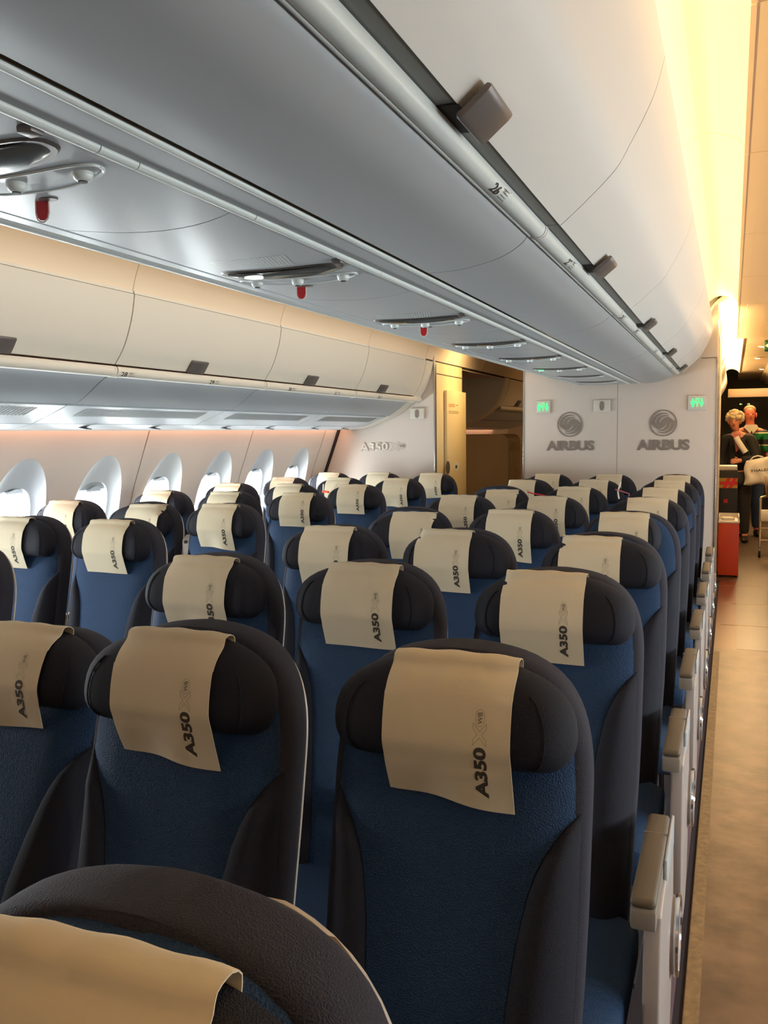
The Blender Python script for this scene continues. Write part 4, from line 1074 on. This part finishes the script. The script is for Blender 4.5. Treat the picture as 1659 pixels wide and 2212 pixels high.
# grey-haired woman
e, J, E_ = person((.075,12.7,0), -.12, 1.72, 'person with curly grey hair in a black jacket holding a white bag and paper', (.05,-.20,1.09), (.245,-.06,1.10), (-.20,-.06,.86), (-.225,.03,1.10), M['skin'], head=(-.045,-.02))
wear(e, 'jacket', J, E_, TOP, M['jacket'], .030, 'pelvis', {'neck0':((0,0,1.40),(.085,.075))}); wear(e, 'trousers', J, E_, LEG, M['trousers'], .022, 'pelvis'); shoes(e, M['shoe'])
MB().prism([(-.045,1.44),(.045,1.44),(.028,1.24),(-.005,1.20)], -.152, -.12).build('blouse', M['pink'], e)
hb = MB()
for k in range(60):
    a = random.uniform(0, 2*PI); z_ = random.uniform(-.25,1); r_ = math.sqrt(max(0,1-z_*z_))
    x, y, z = -.045+.092*r_*math.cos(a), .012+.098*r_*math.sin(a), 1.645+.095*z_
    if y < -.055 and z < 1.655: continue
    hb.ball((x,y,z), .034,.034,.032, 8, 6)
hb.build('hair', M['hair'], e)
def tote(loc):
    e = empty('tote_bag', loc); tag(e, "white cloth tote bag hanging from the woman's arm", 'bag')
    V = []; nx, nz = 12, 14
    for f in (-1,1):
        for j in range(nz+1):
            for i in range(nx+1):
                u, v = -1+2*i/nx, j/nz
                x = u*(.165-.02*v) + .012*math.sin(v*7); z = -.34*(1-v) + .012*math.sin(u*4+1)*(1-v) + (.03*u*v)
                y = f*(.055*(1-u**4)*(1-(2*v-1)**4)**.7+.003) + .008*math.sin(5*u+6*v)
                V.append((x,y,z))
    n = nx+1; L = n*(nz+1); Fc = []
    for j in range(nz):
        for i in range(nx): Fc.append((j*n+i,j*n+i+1,(j+1)*n+i+1,(j+1)*n+i)); Fc.append((L+j*n+i,L+(j+1)*n+i,L+(j+1)*n+i+1,L+j*n+i+1))
        Fc.append((j*n,(j+1)*n,L+(j+1)*n,L+j*n)); Fc.append((j*n+nx,L+j*n+nx,L+(j+1)*n+nx,(j+1)*n+nx))
    for i in range(nx): Fc.append((i,L+i,L+i+1,i+1)); Fc.append((nz*n+i,nz*n+i+1,L+nz*n+i+1,L+nz*n+i))
    mesh('sack', V, Fc, M['paper'], e, 60)
    MB().tube([(-.09,0,-.02),(-.05,0,.02),(.0,0,.035),(.05,0,.025),(.09,0,-.01)], .009, 6).build('strap', M['paper'], e)
    m = MB(); add_text(m, 'THALES', .030, lambda u,v: (-.085+u, -.068, -.175+v+.1*u), bold=.02, width=.22); m.build('lettering', M['ink'], e)
tote((.315, 12.47, 1.12))
o = MB().tube([(0,0,0),(.03,.0,-.06),(.12,.01,-.20)], .038, 14).build('rolled_paper', M['paper'], None); o.location = (.045,12.44,1.40); tag(o, 'rolled white paper held in front of the black jacket', 'paper')
# man in the striped polo
def stripes():
    m = bpy.data.materials.new('polo_stripes'); m.use_nodes = True; nt = m.node_tree; b = nt.nodes['Principled BSDF']; tc = nt.nodes.new('ShaderNodeTexCoord'); sx = nt.nodes.new('ShaderNodeSeparateXYZ')
    nt.links.new(tc.outputs['Object'], sx.inputs[0]); ml = nt.nodes.new('ShaderNodeMath'); ml.operation = 'MODULO'; ml.inputs[1].default_value = .16; nt.links.new(sx.outputs['Z'], ml.inputs[0])
    dv = nt.nodes.new('ShaderNodeMath'); dv.operation = 'DIVIDE'; dv.inputs[1].default_value = .16; nt.links.new(ml.outputs[0], dv.inputs[0])
    r = nt.nodes.new('ShaderNodeValToRGB'); r.color_ramp.interpolation = 'CONSTANT'; r.color_ramp.elements[0].color = rgb(20,124,72); r.color_ramp.elements[1].position = .5; r.color_ramp.elements[1].color = rgb(222,214,170)
    q = r.color_ramp.elements.new(.58); q.color = rgb(24,28,34); nt.links.new(dv.outputs[0], r.inputs[0]); nt.links.new(r.outputs[0], b.inputs['Base Color']); b.inputs['Roughness'].default_value = .8; return m
e, J, E_ = person((.235,13.45,0), .10, 1.82, 'person with ruddy face and green striped polo behind the grey-haired woman', (.23,-.06,.86), (.24,.02,1.10), (-.22,-.06,.86), (-.24,.02,1.10), M['skin_red'], head=(-.01,-.01))
wear(e, 'polo_shirt', J, E_, ['pelvis','waist','chest','neck0','shl','ell','shr','elr'], stripes(), .035, 'pelvis'); wear(e, 'trousers', J, E_, LEG, M['jeans'], .024, 'pelvis'); shoes(e, M['shoe'])
MB().prism([(-.085,1.435),(-.02,1.36),(0,1.40),(.02,1.36),(.085,1.435),(.06,1.475),(-.06,1.475)], -.135, .03).build('collar', M['polo_white'], e)
MB().ball((-.01,.018,1.668), .078,.086,.066, 14, 8).build('hair', M['hair2'], e)
# someone cut off by the right edge
e, J, E_ = person((.525,10.35,0), PI*.55, 1.78, 'person in brown jacket and khaki trousers cut off by the right edge', (.24,-.18,1.14), (.25,.03,1.12), (-.22,-.16,1.12), (-.25,.03,1.10), M['skin'])
wear(e, 'jacket', J, E_, TOP, M['brown'], .034, 'pelvis'); wear(e, 'trousers', J, E_, LEG, M['khaki'], .026, 'pelvis'); shoes(e, M['shoe'])
MB().ball((0,.02,1.67), .080,.09,.07, 14, 8).build('hair', M['hair2'], e)
